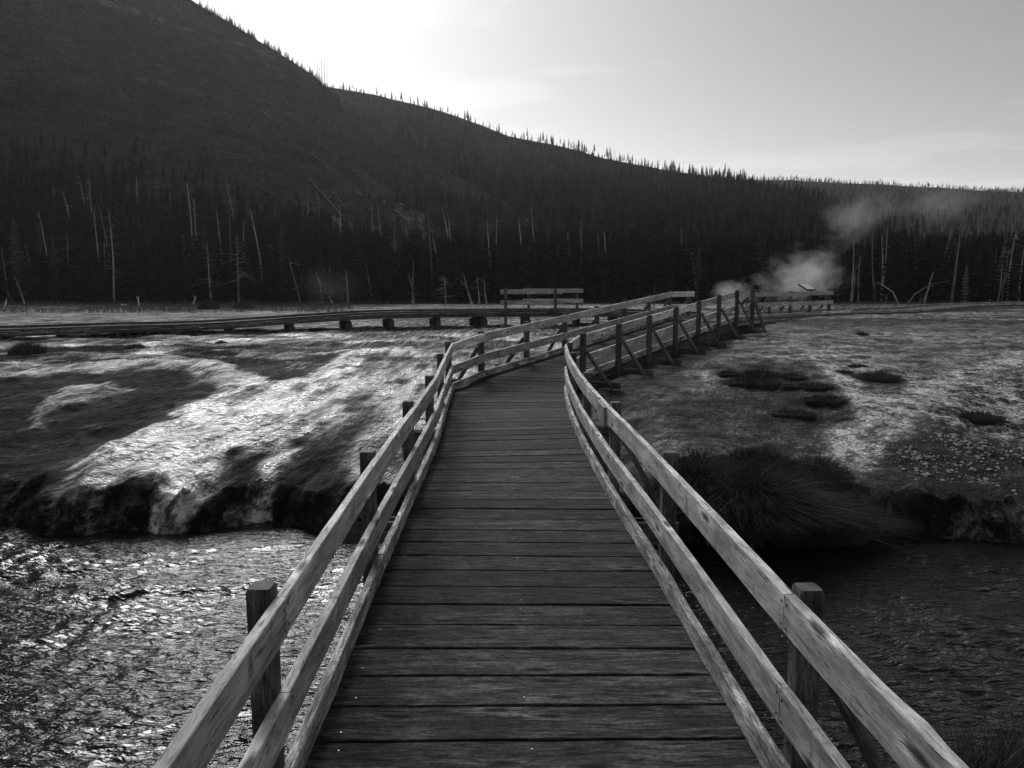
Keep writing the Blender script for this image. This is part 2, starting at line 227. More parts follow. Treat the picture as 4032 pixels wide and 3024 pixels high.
def plain(name, col, rough=.7, spec=.3, var=.25, scale=3.0, **k):
    t = NT(name); g = t.n('ShaderNodeTexCoord').outputs['Object']
    c = t.math('MULTIPLY', t.rng(t.noise(g, scale, 4, .6), .3, .7, 1 - var, 1 + var), col)
    t.surf(c, rough, spec, None, **k); return t.m
M['nail'] = plain('nail_steel', .3, .35, .5, .1, 40, Metallic=.8)
M['bolt'] = plain('bolt_steel', .25, .45, .5, .2, 40, Metallic=.8)
M['sign_face'] = plain('sign_paint', .22, .6, .4, .15, 25)
M['sign_mark'] = plain('sign_worn_lettering', .5, .6, .3, .2, 60)
M['panel_face'] = plain('panel_laminate', .8, .3, .5, .2, 9)
M['dark_metal'] = plain('dark_metal', .03, .5, .4, .2, 12)
M['bleached'] = plain('bleached_wood', .85, .8, .2, .2, 4)
M['stump'] = plain('stump_wood', .75, .85, .2, .3, 6)
M['soil'] = plain('root_soil', .025, .95, .1, .3, 9)
M['pebble'] = plain('pebble_stone', .5, .7, .3, .35, 8)

def bark(name, tone):
    t = NT(name); g = t.n('ShaderNodeTexCoord').outputs['Object']; r = t.n('ShaderNodeObjectInfo').outputs['Random']
    n1 = t.noise(t.mapv(g, (14, 14, 1.2)), 1.0, 4, .6); n2 = t.noise(g, 1.1, 3, .5)
    c = t.math('MULTIPLY', t.rng(n1, .3, .7, .6, 1.35), t.rng(n2, .3, .7, .55, 1.4))
    t.surf(t.math('MULTIPLY', c, t.rng(r, 0, 1, tone * .5, tone * 1.6)), .85, .2); return t.m
M['snag'] = bark('dead_trunk_wood', .30)
M['fallen'] = bark('fallen_trunk_wood', .08)
M['trunk'] = bark('conifer_bark', .07)

def leaf(name, tone, var=.5):
    t = NT(name); r = t.n('ShaderNodeObjectInfo').outputs['Random']; g = t.n('ShaderNodeTexCoord').outputs['Object']
    n = t.noise(g, 1.6, 3, .6)
    c = t.math('MULTIPLY', t.rng(n, .3, .7, 1 - var, 1 + var), t.rng(r, 0, 1, tone * .8, tone * 1.2))
    t.surf(c, .9, .05); return t.m
M['needle'] = leaf('conifer_needles', .022, .3)
M['needle_sun'] = leaf('sunlit_conifer_needles', .20, .4)  # sunlight on far ridge and right wood edge put into paler needles
M['needle_pale'] = leaf('young_conifer_needles', .06)
M['grass'] = leaf('tussock_grass', .075)
M['grass_dry'] = leaf('dry_grass', .13)
M['stalk'] = leaf('dry_stalks', .35)

def hill_mat(name, tone):
    t = NT(name); g = t.n('ShaderNodeTexCoord').outputs['Object']
    a = t.noise(g, .035, 5, .6); b = t.noise(t.mapv(g, (1, 1, .6)), .32, 6, .65); f = t.noise(g, 1.7, 4, .7)
    rock = t.n('ShaderNodeAttribute', attribute_name='rock').outputs['Fac']
    c = t.math('MULTIPLY', t.rng(a, .3, .7, .65, 1.3), t.rng(b, .3, .7, .5, 1.5))
    c = t.math('MULTIPLY', c, t.rng(f, .36, .64, .4, 1.7))
    v = t.n('ShaderNodeTexVoronoi', {'Vector': t.mapv(g, (1, 1, 1.6)), 'Scale': .16}).outputs['Distance']
    rk = t.math('MULTIPLY', t.rng(t.math('ADD', b, rock), .80, 1.02, 0, 1), t.rng(v, .1, .6, 1.3, .5))
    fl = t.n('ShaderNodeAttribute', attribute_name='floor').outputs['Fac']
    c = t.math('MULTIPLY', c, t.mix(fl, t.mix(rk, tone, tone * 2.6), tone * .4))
    t.surf(c, 1.0, 0.0, t.bump(t.math('ADD', b, t.math('MULTIPLY', f, .3)), .35, .8)); return t.m
M['hill'] = hill_mat('hillside_soil_and_rock', .036)

def ground_mat():
    t = NT('geyser_basin_ground'); g = t.n('ShaderNodeTexCoord').outputs['Object']
    lum = t.n('ShaderNodeAttribute', attribute_name='pale').outputs['Fac']
    wet = t.n('ShaderNodeAttribute', attribute_name='wet').outputs['Fac']
    # coordinates that follow the run-off: it drifts left on the left side, a little right on the other
    q = t.n('ShaderNodeSeparateXYZ', {0: g}); dr = t.n('ShaderNodeClamp', {0: t.math('MULTIPLY', q.outputs[0], -.11), 1: 0.0, 2: .5}).outputs[0]
    fx = t.math('SUBTRACT', q.outputs[0], t.math('MULTIPLY', dr, t.math('SUBTRACT', q.outputs[1], 9.0)))
    # the two sides of the walk have different run-off; the change lies under its boards
    side = t.math('GREATER_THAN', q.outputs[0], t.math('MAXIMUM', 0.0, t.math('MULTIPLY_ADD', q.outputs[1], .62, -7.4)))
    ys = t.math('MULTIPLY', q.outputs[1], t.math('MULTIPLY_ADD', side, 2.4, 1.0))
    fg = t.n('ShaderNodeCombineXYZ', {0: fx, 1: ys, 2: q.outputs[2]}).outputs[0]
    n1 = t.noise(t.mapv(fg, (1, .35, 1)), 2.2, 6, .62); n2 = t.noise(t.mapv(fg, (1, .22, 1)), 9.0, 5, .68, .5); n3 = t.noise(g, 38, 3, .6)
    nf = t.rng(lum, 0, .5, .3, 1.0)
    l2 = t.math('ADD', lum, t.math('MULTIPLY', t.rng(n1, .38, .60, -.36, .18), nf))
    l2 = t.math('ADD', l2, t.math('MULTIPLY', t.rng(n2, .44, .57, -.28, .22), nf))
    n4 = t.noise(t.mapv(fg, (1, .3, 1)), 24.0, 3, .6, .3)
    l2 = t.math('ADD', l2, t.math('MULTIPLY', t.rng(n4, .44, .58, -.15, .14), nf), clamp=True)
    c = t.math('MULTIPLY_ADD', t.math('POWER', l2, 1.8), .84, .016)
    c = t.math('MULTIPLY', c, t.rng(n3, .3, .7, .75, 1.25))
    # ripples of the thin film of water that runs over the mats
    r1 = t.noise(t.mapv(g, (3.0, 5.5, 3)), 1.3, 3, .55, .4); r2 = t.noise(t.mapv(g, (8, 13, 8)), 1.3, 2, .5)
    ripple = t.math('MULTIPLY', t.math('ADD', r1, t.math('MULTIPLY', r2, .6)), t.mix(wet, .15, 1.0))
    rel = t.math('ADD', t.math('MULTIPLY', t.rng(n2, .42, .6, 0, 1), .5), t.math('MULTIPLY', t.rng(n4, .42, .6, 0, 1), .3))
    h = t.math('ADD', ripple, t.math('MULTIPLY', rel, t.mix(wet, 1.0, .3)))
    wn_ = t.math('MULTIPLY', wet, t.rng(n1, .35, .6, .4, 1.0))
    t.surf(c, t.mix(wn_, .95, .16), t.mix(wn_, .03, .5), t.bump(h, 1.0, .05)); return t.m
M['ground'] = ground_mat()

def water_mat():
    t = NT('river_water'); g = t.n('ShaderNodeTexCoord').outputs['Object']
    a = t.noise(t.mapv(g, (4.5, 13, 5)), 1.5, 3, .5, .5); b = t.noise(t.mapv(g, (16, 34, 9)), 1.5, 3, .6, .4)
    d = t.noise(t.mapv(g, (.5, 1.1, 1)), 1.0, 3)
    h = t.math('ADD', a, t.math('MULTIPLY', b, .12))
    t.surf(t.rng(d, .3, .7, .006, .02), .045, .32, t.bump(h, .88, .05), IOR=1.33); return t.m
M['water'] = water_mat()

# ------------------------------------------------------------------ object helpers
def tag(o, label=None, cat=None, group=None, kind=None):
    if label: o['label'] = label
    if cat: o['category'] = cat
    if group: o['group'] = group
    if kind: o['kind'] = kind
    return o
def link(o, parent=None):
    COL.objects.link(o)
    if parent is not None: o.parent = parent
    return o
def empty(name, loc=(0, 0, 0), rz=0.0):
    o = bpy.data.objects.new(name, None); o.empty_display_size = .2; o.location = loc; o.rotation_euler = (0, 0, rz); COL.objects.link(o); return o
def mesh_data(name, V, F, mat, uv=None, smooth=False):
    me = bpy.data.meshes.new(name)
    me.from_pydata([tuple(map(float, v)) for v in V], [], [tuple(map(int, f)) for f in F])
    if uv is not None:
        l = me.uv_layers.new(name='UVMap'); l.data.foreach_set('uv', np.asarray(uv, np.float32).ravel())
    if smooth: me.polygons.foreach_set('use_smooth', [True] * len(me.polygons))
    if mat is not None: me.materials.append(mat)
    me.update(); return me
def mobj(name, V, F, mat, parent=None, uv=None, smooth=False):
    return link(bpy.data.objects.new(name, mesh_data(name, V, F, mat, uv, smooth)), parent)
class MB:
    """collects sweeps of a rectangular or round section into one mesh, with u along and v round in metres"""
    def __init__(s): s.V = []; s.F = []; s.UV = []
    def sweep(s, rings, cap=True, u0=None):
        """rings: list of lists of points, all the same length"""
        b = len(s.V); n = len(rings[0]); u = random.uniform(0, 40) if u0 is None else u0; v0 = random.uniform(0, 40)
        us = [u]
        for i in range(1, len(rings)): us.append(us[-1] + (Vector(rings[i][0]) - Vector(rings[i - 1][0])).length)
        per = [0.0]
        for j in range(n): per.append(per[-1] + (Vector(rings[0][(j + 1) % n]) - Vector(rings[0][j])).length)
        for r in rings: s.V.extend(r)
        for i in range(len(rings) - 1):
            for j in range(n):
                k = (j + 1) % n
                s.F.append((b + i * n + j, b + i * n + k, b + (i + 1) * n + k, b + (i + 1) * n + j))
                s.UV += [(us[i], v0 + per[j]), (us[i], v0 + per[j + 1]), (us[i + 1], v0 + per[j + 1]), (us[i + 1], v0 + per[j])]
        if cap:
            for i, rev in ((0, True), (len(rings) - 1, False)):
                idx = [b + i * n + j for j in range(n)]
                if rev: idx = idx[::-1]
                s.F.append(tuple(idx))
                for q in idx:
                    p = s.V[q]; s.UV.append((us[i] * .01 + p[0] * .3 + p[1] * .3, v0 + p[2]))
    def build(s, name, mat, parent=None, smooth=False):
        # sections run clockwise or not: make normals agree
        o = mobj(name, s.V, s.F, mat, parent, s.UV, smooth)
        return o
def section(c, side, up, w, h, ch):
    """8-cornered section of a sawn board"""
    hw, hh = w / 2, h / 2
    pts = [(-hw + ch, -hh), (hw - ch, -hh), (hw, -hh + ch), (hw, hh - ch), (hw - ch, hh), (-hw + ch, hh), (-hw, hh - ch), (-hw, -hh + ch)]
    return [tuple(Vector(c) + side * a + up * b) for a, b in pts]
def sweep_board(mb, pts, w, h, ch=.004, up=Vector((0, 0, 1)), jit=0.0, plumb=True, bulge=None):
    P = [Vector(p) for p in pts]; R = []
    for i, p in enumerate(P):
        t = (P[min(i + 1, len(P) - 1)] - P[max(i - 1, 0)]).normalized()
        sd = t.cross(up).normalized()
        u = up if plumb else sd.cross(t).normalized()
        ww = w + random.uniform(-jit, jit); hh = h + random.uniform(-jit, jit)
        r = section(p + sd * random.uniform(-jit, jit) * .5, sd, u, ww, hh, ch)
        if bulge:      # a knot that stands out of the outer edge
            k = bulge[1] * math.exp(-((p.y - bulge[0]) / .04) ** 2); r = [tuple(Vector(q) + sd * (k if 2 <= j <= 4 else 0) + u * (k * .4 if 3 <= j <= 5 else 0)) for j, q in enumerate(r)]
        R.append(r)
    mb.sweep(R)
def board(name, pts, w, h, mat, parent, **k):
    mb = MB(); sweep_board(mb, pts, w, h, **k); return mb.build(name, mat, parent)
def upright(name, base, z0, z1, w, mat, parent, d=None, ch=.008, rz=0.0, mb=None):
    """a square post; its top edges are eased"""
    d = d or w; own = mb is None; mb = mb or MB()
    ca, sa = math.cos(rz), math.sin(rz)
    def ring(z, k):
        hw, hd = w / 2 * k, d / 2 * k
        pts = [(-hw + ch, -hd), (hw - ch, -hd), (hw, -hd + ch), (hw, hd - ch), (hw - ch, hd), (-hw + ch, hd), (-hw, hd - ch), (-hw, -hd + ch)]
        return [(base[0] + x * ca - y * sa, base[1] + x * sa + y * ca, z) for x, y in pts]
    mb.sweep([ring(z0, 1), ring(z1 - .012, 1), ring(z1, .88)])
    return mb.build(name, mat, parent) if own else None
def tube(mb, pts, rads, n=6):
    P = [Vector(p) for p in pts]; R = []
    for i, p in enumerate(P):
        t = (P[min(i + 1, len(P) - 1)] - P[max(i - 1, 0)]).normalized()
        a = t.cross(Vector((0, 1, 0))) if abs(t.y) < .9 else t.cross(Vector((1, 0, 0))); a.normalize(); b = t.cross(a)
        R.append([tuple(p + (a * math.cos(2 * math.pi * j / n) + b * math.sin(2 * math.pi * j / n)) * rads[i]) for j in range(n)])
    mb.sweep(R)

# ------------------------------------------------------------------ the ground: one sheet from the river bed to beyond the hills
def axis(parts):
    out = []
    for a, b, st in parts: out += list(np.arange(a, b - 1e-6, st))
    out.append(parts[-1][1]); return np.array(out)
def geo(a, b, s0, k):
    out = [a]; st = s0
    while out[-1] + st < b: out.append(out[-1] + st); st *= k
    out.append(b); return out
def grid_mesh(name, X, Y, Z, mat, attrs=None, smooth=True):
    ny, nx = X.shape
    V = np.stack([X, Y, Z], -1).reshape(-1, 3)
    i = np.arange(ny * nx).reshape(ny, nx)
    F = np.stack([i[:-1, :-1], i[:-1, 1:], i[1:, 1:], i[1:, :-1]], -1).reshape(-1, 4)
    me = bpy.data.meshes.new(name)
    me.vertices.add(len(V)); me.vertices.foreach_set('co', V.astype(np.float32).ravel())
    me.loops.add(F.size); me.loops.foreach_set('vertex_index', F.astype(np.int32).ravel())
    me.polygons.add(len(F)); me.polygons.foreach_set('loop_start', np.arange(0, F.size, 4, dtype=np.int32))
    me.update(calc_edges=True); me.validate()
    if smooth: me.polygons.foreach_set('use_smooth', np.ones(len(me.polygons), bool))
    for k, v in (attrs or {}).items():
        at = me.attributes.new(k, 'FLOAT', 'POINT'); at.data.foreach_set('value', v.astype(np.float32).ravel())
    me.materials.append(mat)
    return link(bpy.data.objects.new(name, me))
def poly_sd(poly, X, Y):
    """signed distance, negative inside"""
    P = np.array(poly); d = np.full(X.shape, 1e9); ins = np.zeros(X.shape, bool)
    for k in range(len(P)):
        a = P[k]; b = P[(k + 1) % len(P)]; e = b - a
        wx, wy = X - a[0], Y - a[1]
        t = np.clip((wx * e[0] + wy * e[1]) / max(1e-9, e @ e), 0, 1)
        d = np.minimum(d, (wx - e[0] * t) ** 2 + (wy - e[1] * t) ** 2)
        c = (a[1] > Y) != (b[1] > Y)
        with np.errstate(divide='ignore', invalid='ignore'):
            xi = (b[0] - a[0]) * (Y - a[1]) / (b[1] - a[1]) + a[0]
        ins ^= c & (X < xi)
    return np.where(ins, -1, 1) * np.sqrt(d)

gx = np.array(sorted(set([-x for x in geo(13, 420, .09, 1.12)] + geo(14, 420, .09, 1.12) + list(np.arange(-13, 14, .045)))))
gy = np.array(list(np.arange(-30, -2, 2.0)) + list(np.arange(-2, 7.4, .22)) + list(np.arange(7.4, 9.6, .026)) + list(np.arange(9.6, 13, .04)) + list(np.arange(13, 16, .05)) + geo(16, 70, .055, 1.022) + geo(74, 620, 5, 1.2))
GX, GY = np.meshgrid(gx, gy)
GZ = terrain(GX, GY)
wx_ = GX + (fbm(GX * 1.3, GY * .9, 5, 21) - .5) * 1.3; wy_ = GY + (fbm(GX * 1.3, GY * .9, 5, 31) - .5) * 1.3
near = (GY > 7.3) & (GY < 21) & (np.abs(GX) < 16)
pale = .50 + (fbm(GX * .45, GY * 1.3, 4, 3) - .5) * .5            # dry sinter flats
wet = .25 + .5 * sstep(.45, .65, fbm(GX * .5, GY * .8, 3, 5)) * (GY < 22)
# ragged streaky edge that follows the flow down to the river
EDGE = (fbm((GX - .55 * GY) * 5, (GX + GY) * 1.1, 4, 25) - .5) * .42
def zone(name, target, soft=.12, k=1.0, w=None):
    global pale, wet
    sd = np.full(GX.shape, 9.0); sd[near] = poly_sd(ZONES[name], wx_[near] * .35 + GX[near] * .65, wy_[near] * .35 + GY[near] * .65)
    f = (1 - sstep(-soft, soft, sd + EDGE)) * k
    pale = pale * (1 - f) + target * f
    if w is not None: wet = wet * (1 - f) + w * f
    return sd
# darker algae towards the river and on the right-hand mat
f = 1 - sstep(11.5, 15.5, GY + (fbm(GX * .6, GY * .6, 3, 8) - .5) * 3); f = f * (GX < 2)
pale = pale * (1 - f) + .16 * f
f = sstep(1, 3, GX) * (1 - sstep(18, 24, GY)); pale = pale * (1 - f) + (.37 + (fbm(GX * .8, GY * 1.0, 4, 9) - .5) * .7) * f; wet = wet * (1 - f) + .7 * f
zone('dark_c', .04, .10, .95, .05); zone('dark_d', .07, .15, .9, .1); zone('dark_e', .10, .2, .8, .1)
zone('dark_a', .06, .2, .97, .12); zone('dark_b', .10, .12, .95, .15); zone('dark_r1', .10, .35, .9, .35); zone('dark_r2', .05, .4, .95, .25)
zone('dark_r3', .10, .2, .9, .3); zone('dark_r4', .10, .3, .9, .5); zone('pale_r', .60, .35, .95, .15); zone('glitter_l', .34, .4, .8, 1.0)
zone('stream_r', .74, .2, .95, 1.0)
sd_w = np.minimum(np.minimum(zone('white_main', .96, .10, 1, .9), zone('white_band', .86, .10, .97, .5)), np.minimum(zone('white_patch', .80, .12, .95, .4), zone('white_small', .7, .08, .8, .3)))
zone('white_small2', .66, .10, .8, .2)
# dark islands between the braids of the run-off
br = sstep(.52, .60, fbm((GX - .42 * (GY - 9)) * 2.3, GY * .5, 4, 29)) * (sd_w < .05) * near; pale = pale * (1 - .62 * br)
# streaks of old flow lines across the flats, grass strips towards the trees
fl = sstep(.54, .64, fbm(GX * .07, GY * .55, 4, 14)) * sstep(14, 18, GY) * (1 - sstep(50, 58, GY)); pale = pale * (1 - .6 * fl)
gr = sstep(36, 48, GY + (fbm(GX * .1, GY * .3, 3, 15) - .5) * 16) * (1 - sstep(-14, -6, GX - (GY - 40) * .2)); pale = pale * (1 - gr) + .13 * gr; wet = wet * (1 - gr)
ed = sstep(54, 57, GY + (fbm(GX * .3, GY * .3, 2, 16) - .5) * 3); pale = pale * (1 - ed) + .06 * ed; wet = wet * (1 - ed)
# under the boardwalks grass grows
gl = sstep(.42, .6, fbm(GX * .35, GY * .6, 4, 17)) * sstep(15.0, 16.2, GY) * (1 - sstep(19.5, 22, GY)) * (1 - sstep(-6.5, -3.5, GX)); pale = pale * (1 - gl) + .12 * gl; wet = wet * (1 - gl)
bed = GZ < -1.05; pale[bed] = .05
# relief: crusted mats, terracettes, lobes that hang over the water
land = sstep(-1.02, -.6, GZ)
rel = (fbm(GX * 1.1, GY * 1.6, 4, 41) - .5) * .16 + (1 - np.abs(2 * fbm(GX * 2.4, GY * 1.6, 4, 43) - 1) - .6) * .07 + (1 - np.abs(2 * fbm((GX - .4 * GY) * 6, GY * 1.6, 3, 45) - 1) - .6) * .035
amp = land * (1 - sstep(20, 34, GY)) * (.55 + .45 * (GX < 0)); GZ = GZ + rel * amp
lob = np.exp(-((GY - bank_y(GX) - .3) / .4) ** 2)
GZ = GZ + lob * ((1 - np.abs(2 * fbm(GX * 2.6, GY * .7, 3, 51) - 1)) - .55) * .22
GZ = GZ + .05 * (1 - sstep(-.25, .1, sd_w)) * land
GZ = GZ + (fbm(GX * .05, GY * .05, 3, 61) - .5) * .3 * sstep(26, 45, GY)
GYd = GY + lob * ((fbm(GX * 5.5, GZ * 3.5, 3, 55) - .5) * .34 + (fbm(GX * 15, GZ * 5, 3, 57) - .5) * .14) - lob * .10
ground = tag(grid_mesh('ground', GX, GYd, GZ, M['ground'], dict(pale=pale, wet=wet)), kind='structure')
def ground_z(x, y):
    j = min(max(np.searchsorted(gx, x), 1), len(gx) - 1); i = min(max(np.searchsorted(gy, y), 1), len(gy) - 1)
    return float(min(GZ[i, j], GZ[i - 1, j], GZ[i, j - 1], GZ[i - 1, j - 1]))

# ------------------------------------------------------------------ the river
rx = np.array(sorted(set([-x for x in geo(8, 120, .06, 1.15)] + geo(8, 120, .06, 1.15) + list(np.arange(-8, 8, .034)))))
ry = np.array(list(np.arange(-30, 1.5, 1.5)) + list(np.arange(1.5, 9.0, .030)) + [9.3, 9.8])
WX, WY = np.meshgrid(rx, ry)
sk_ = WY - .16 * WX * sstep(0, -3, WX) + .10 * WX * sstep(0, 3, WX)      # current fans out round the bridge
wx2 = WX + (fbm(WX * .8, WY * .8, 2, 70) - .5) * 1.5; sk2 = sk_ + (fbm(WX * .8, WY * .8, 2, 71) - .5) * .8
ridge = lambda n: 1 - np.abs(2 * n - 1)
wz = .040 * (ridge(fbm(wx2 * .9, sk2 * 2.6, 2, 72)) - .6) + .040 * (ridge(fbm(wx2 * 2.2, sk2 * 7.5, 2, 75)) - .6) + .024 * (ridge(fbm(wx2 * 4.5, sk2 * 14, 2, 78)) - .6)
calm = .8 + .2 * sstep(-1.5, -2.5, WX) 
wz = wz * (.6 + .7 * sstep(.35, .65, fbm(WX * .5, sk_ * 1.1, 3, 79)))
wz = wz * (.35 + .65 * (1 - sstep(7.6, 8.4, WY))) * calm * (np.abs(WX) < 14) * (WY > 1)
water = tag(grid_mesh('river_water', WX, WY, wz - 1.0, M['water']), kind='structure')

# ------------------------------------------------------------------ the hills
def hill_mesh(name, H, s0, s1, ns, nt_, amp, rocks):
    s = np.linspace(s0, s1, ns); t = np.concatenate([np.linspace(0, 1, nt_) ** 1.15, np.linspace(1.04, 1.9, 10)])
    S, T = np.meshgrid(s, t)
    X, Y, Z = hill_point(H, S, T)
    env = np.minimum(1, T * 4) * (1 - .75 * np.exp(-((T - 1) / .05) ** 2))
    dz = (fbm(X * .03, Y * .03 + Z * .03, 4, 81) - .5) * amp * 1.0 + (fbm(X * .14, Z * .10 + Y * .10, 5, 82) - .5) * amp * .5
    Z = Z + dz * env
    rock = sstep(.5, .68, fbm(X * .045, Z * .07 + Y * .03, 4, 83)) * .5 * rocks
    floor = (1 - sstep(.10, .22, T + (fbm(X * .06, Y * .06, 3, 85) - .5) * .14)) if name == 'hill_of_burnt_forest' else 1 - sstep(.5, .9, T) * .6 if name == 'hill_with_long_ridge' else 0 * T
    if name == 'hill_of_burnt_forest':      # the long scree slope
        sc = np.exp(-(((S + 4 + (T - .3) * 30) / 11) ** 2)) * sstep(.08, .16, T) * (1 - sstep(.42, .6, T)); rock = rock + .55 * sc
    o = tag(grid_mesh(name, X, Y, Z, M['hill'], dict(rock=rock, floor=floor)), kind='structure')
    return o, (s, t, X, Y, Z)
hill1, G1 = hill_mesh('hill_of_burnt_forest', HILLS['near'], -110, 30, 420, 170, 5.0, 1.0)
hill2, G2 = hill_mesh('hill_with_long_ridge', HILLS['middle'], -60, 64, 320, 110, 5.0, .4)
hill3, G3 = hill_mesh('hill_far_ridge', HILLS['far'], 5, 130, 240, 90, 6.0, .3)
def on_hill(G, s, t):
    S, T, X, Y, Z = G
    j = min(max(int(np.searchsorted(S, s)), 1), len(S) - 1); i = min(max(int(np.searchsorted(T, t)), 1), len(T) - 1)
    a = (s - S[j - 1]) / (S[j] - S[j - 1]); b = (t - T[i - 1]) / (T[i] - T[i - 1])
    f = lambda A: float((A[i - 1, j - 1] * (1 - a) + A[i - 1, j] * a) * (1 - b) + (A[i, j - 1] * (1 - a) + A[i, j] * a) * b)
    return f(X), f(Y), f(Z)

# ------------------------------------------------------------------ conifers
def conifer_mesh(seed, h, r, levels, per, bare=.08, droop=.35, ragged=.35, tip=.15):
    rs = np.random.RandomState(seed); V = []; F = []
    for k in range(levels):
        f = k / (levels - 1); z = h * (bare + (1 - bare) * f ** .92)
        rad = r * ((1 - f) ** .8 * (1 - tip) + tip * .5) * (1 if f < .97 else .4)
        n = max(3, int(per * (1 - .45 * f)))
        a0 = rs.rand() * 6.28
        for j in range(n):
            a = a0 + 6.283 * j / n + rs.uniform(-.3, .3); L = rad * rs.uniform(1 - ragged, 1 + ragged * .4)
            if rs.rand() < .06: continue
            ca, sa = math.cos(a), math.sin(a); w = L * rs.uniform(.22, .36)
            z1 = z - L * droop * rs.uniform(.5, 1.3); b = len(V)
            V += [(0, 0, z + .02 * h), (ca * L * .55 - sa * w, sa * L * .55 + ca * w, z - L * droop * .45), (ca * L, sa * L, z1), (ca * L * .55 + sa * w, sa * L * .55 - ca * w, z - L * droop * .45 - .03 * h), (ca * L * .5, sa * L * .5, z - L * droop * .2 - .05 * h)]
            F += [(b, b + 1, b + 2), (b, b + 2, b + 3), (b + 4, b + 1, b + 2), (b + 4, b + 2, b + 3)]
    b = len(V); V += [(.02 * r, 0, h * .9), (-.02 * r, .02 * r, h * .9), (0, -.02 * r, h * .9), (0, 0, h * 1.06)]; F += [(b, b + 1, b + 3), (b + 1, b + 2, b + 3), (b + 2, b, b + 3)]
    return V, F
def trunk_mesh(h, r, bare):
    mb = MB(); tube(mb, [(0, 0, -.4), (0, 0, h * .3), (0, 0, h * .95)], [r, r * .8, r * .1], 5); return mb
KIND = []
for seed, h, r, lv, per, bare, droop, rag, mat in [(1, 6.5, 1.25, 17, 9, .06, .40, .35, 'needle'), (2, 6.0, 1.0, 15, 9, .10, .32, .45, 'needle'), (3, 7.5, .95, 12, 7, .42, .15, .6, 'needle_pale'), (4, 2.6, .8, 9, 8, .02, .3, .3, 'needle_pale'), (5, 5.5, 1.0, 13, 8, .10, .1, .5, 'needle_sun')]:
    V, F = conifer_mesh(seed, h, r, lv, per, bare, droop, rag)
    tm = trunk_mesh(h, .10, bare)
    KIND.append((mesh_data('crown', V, F, M[mat]), mesh_data('trunk', tm.V, tm.F, M['trunk'], tm.UV), h))
def conifer(k, x, y, z, sc, label, group, name='conifer'):
    e = empty(name, (x, y, z), random.uniform(0, 6.28)); e.scale = (sc * random.uniform(.85, 1.15),) * 2 + (sc,)
    tag(e, label, 'tree', group)
    link(bpy.data.objects.new('crown', KIND[k][0]), e); link(bpy.data.objects.new('trunk', KIND[k][1]), e)
    return e
first = {}
# the edge of the wood, tree by tree
edge = 0
for i in range(150):
    s = -74 + 148 * (i + random.uniform(-.4, .4)) / 149
    D = random.uniform(58.0, 64)
    X = s / 100 * D; k = random.choice([0, 0, 1, 1, 3, 2]) if s < 52 else random.choice([0, 1, 2, 4, 4])
    sc_ = random.uniform(.5, .95)
    form = ['broad dark conifer', 'slim dark conifer', 'bare-stemmed pine with a tufted top', 'low young conifer', 'pale sunlit conifer'][k]; form = ('tall ' if sc_ > .85 else 'shorter ') + form
    where = 'at the far left of the wood edge' if s < -45 else 'in the wood edge left of the viewing platform' if s < -2 else 'in the wood edge behind the platform and ramp' if s < 28 else 'in the wood edge behind the steam' if s < 44 else 'at the right end of the wood edge'
    e = conifer(k, X, D, ground_z(X, D) - .05, sc_, form + ' ' + where, 'conifers along the foot of the hills')
    first.setdefault(k, e)
# trees that stand out against the sky on the long ridge
for i in range(130):
    s = random.choice([random.uniform(-20.5, -1), random.uniform(-1, 29), random.uniform(-1, 29)])
    x, y, z = on_hill(G2, s, random.uniform(.955, 1.01)); k = random.choice([0, 1, 1, 2, 2])
    sc_ = random.uniform(.28, .7); form = ('taller ' if sc_ > .5 else 'tiny ') + ['pointed conifer', 'slim conifer', 'thin-stemmed pine'][k]
    where = 'where the long ridge leaves the steep hill' if s < -12 else 'on the upper part of the long ridge' if s < 2 else 'on the middle of the long ridge' if s < 15 else 'on the low right end of the long ridge'
    conifer(k, x, y, z - .3, sc_, form + ' against the sky ' + where, 'conifers on the crest of the long ridge', 'ridge_conifer')

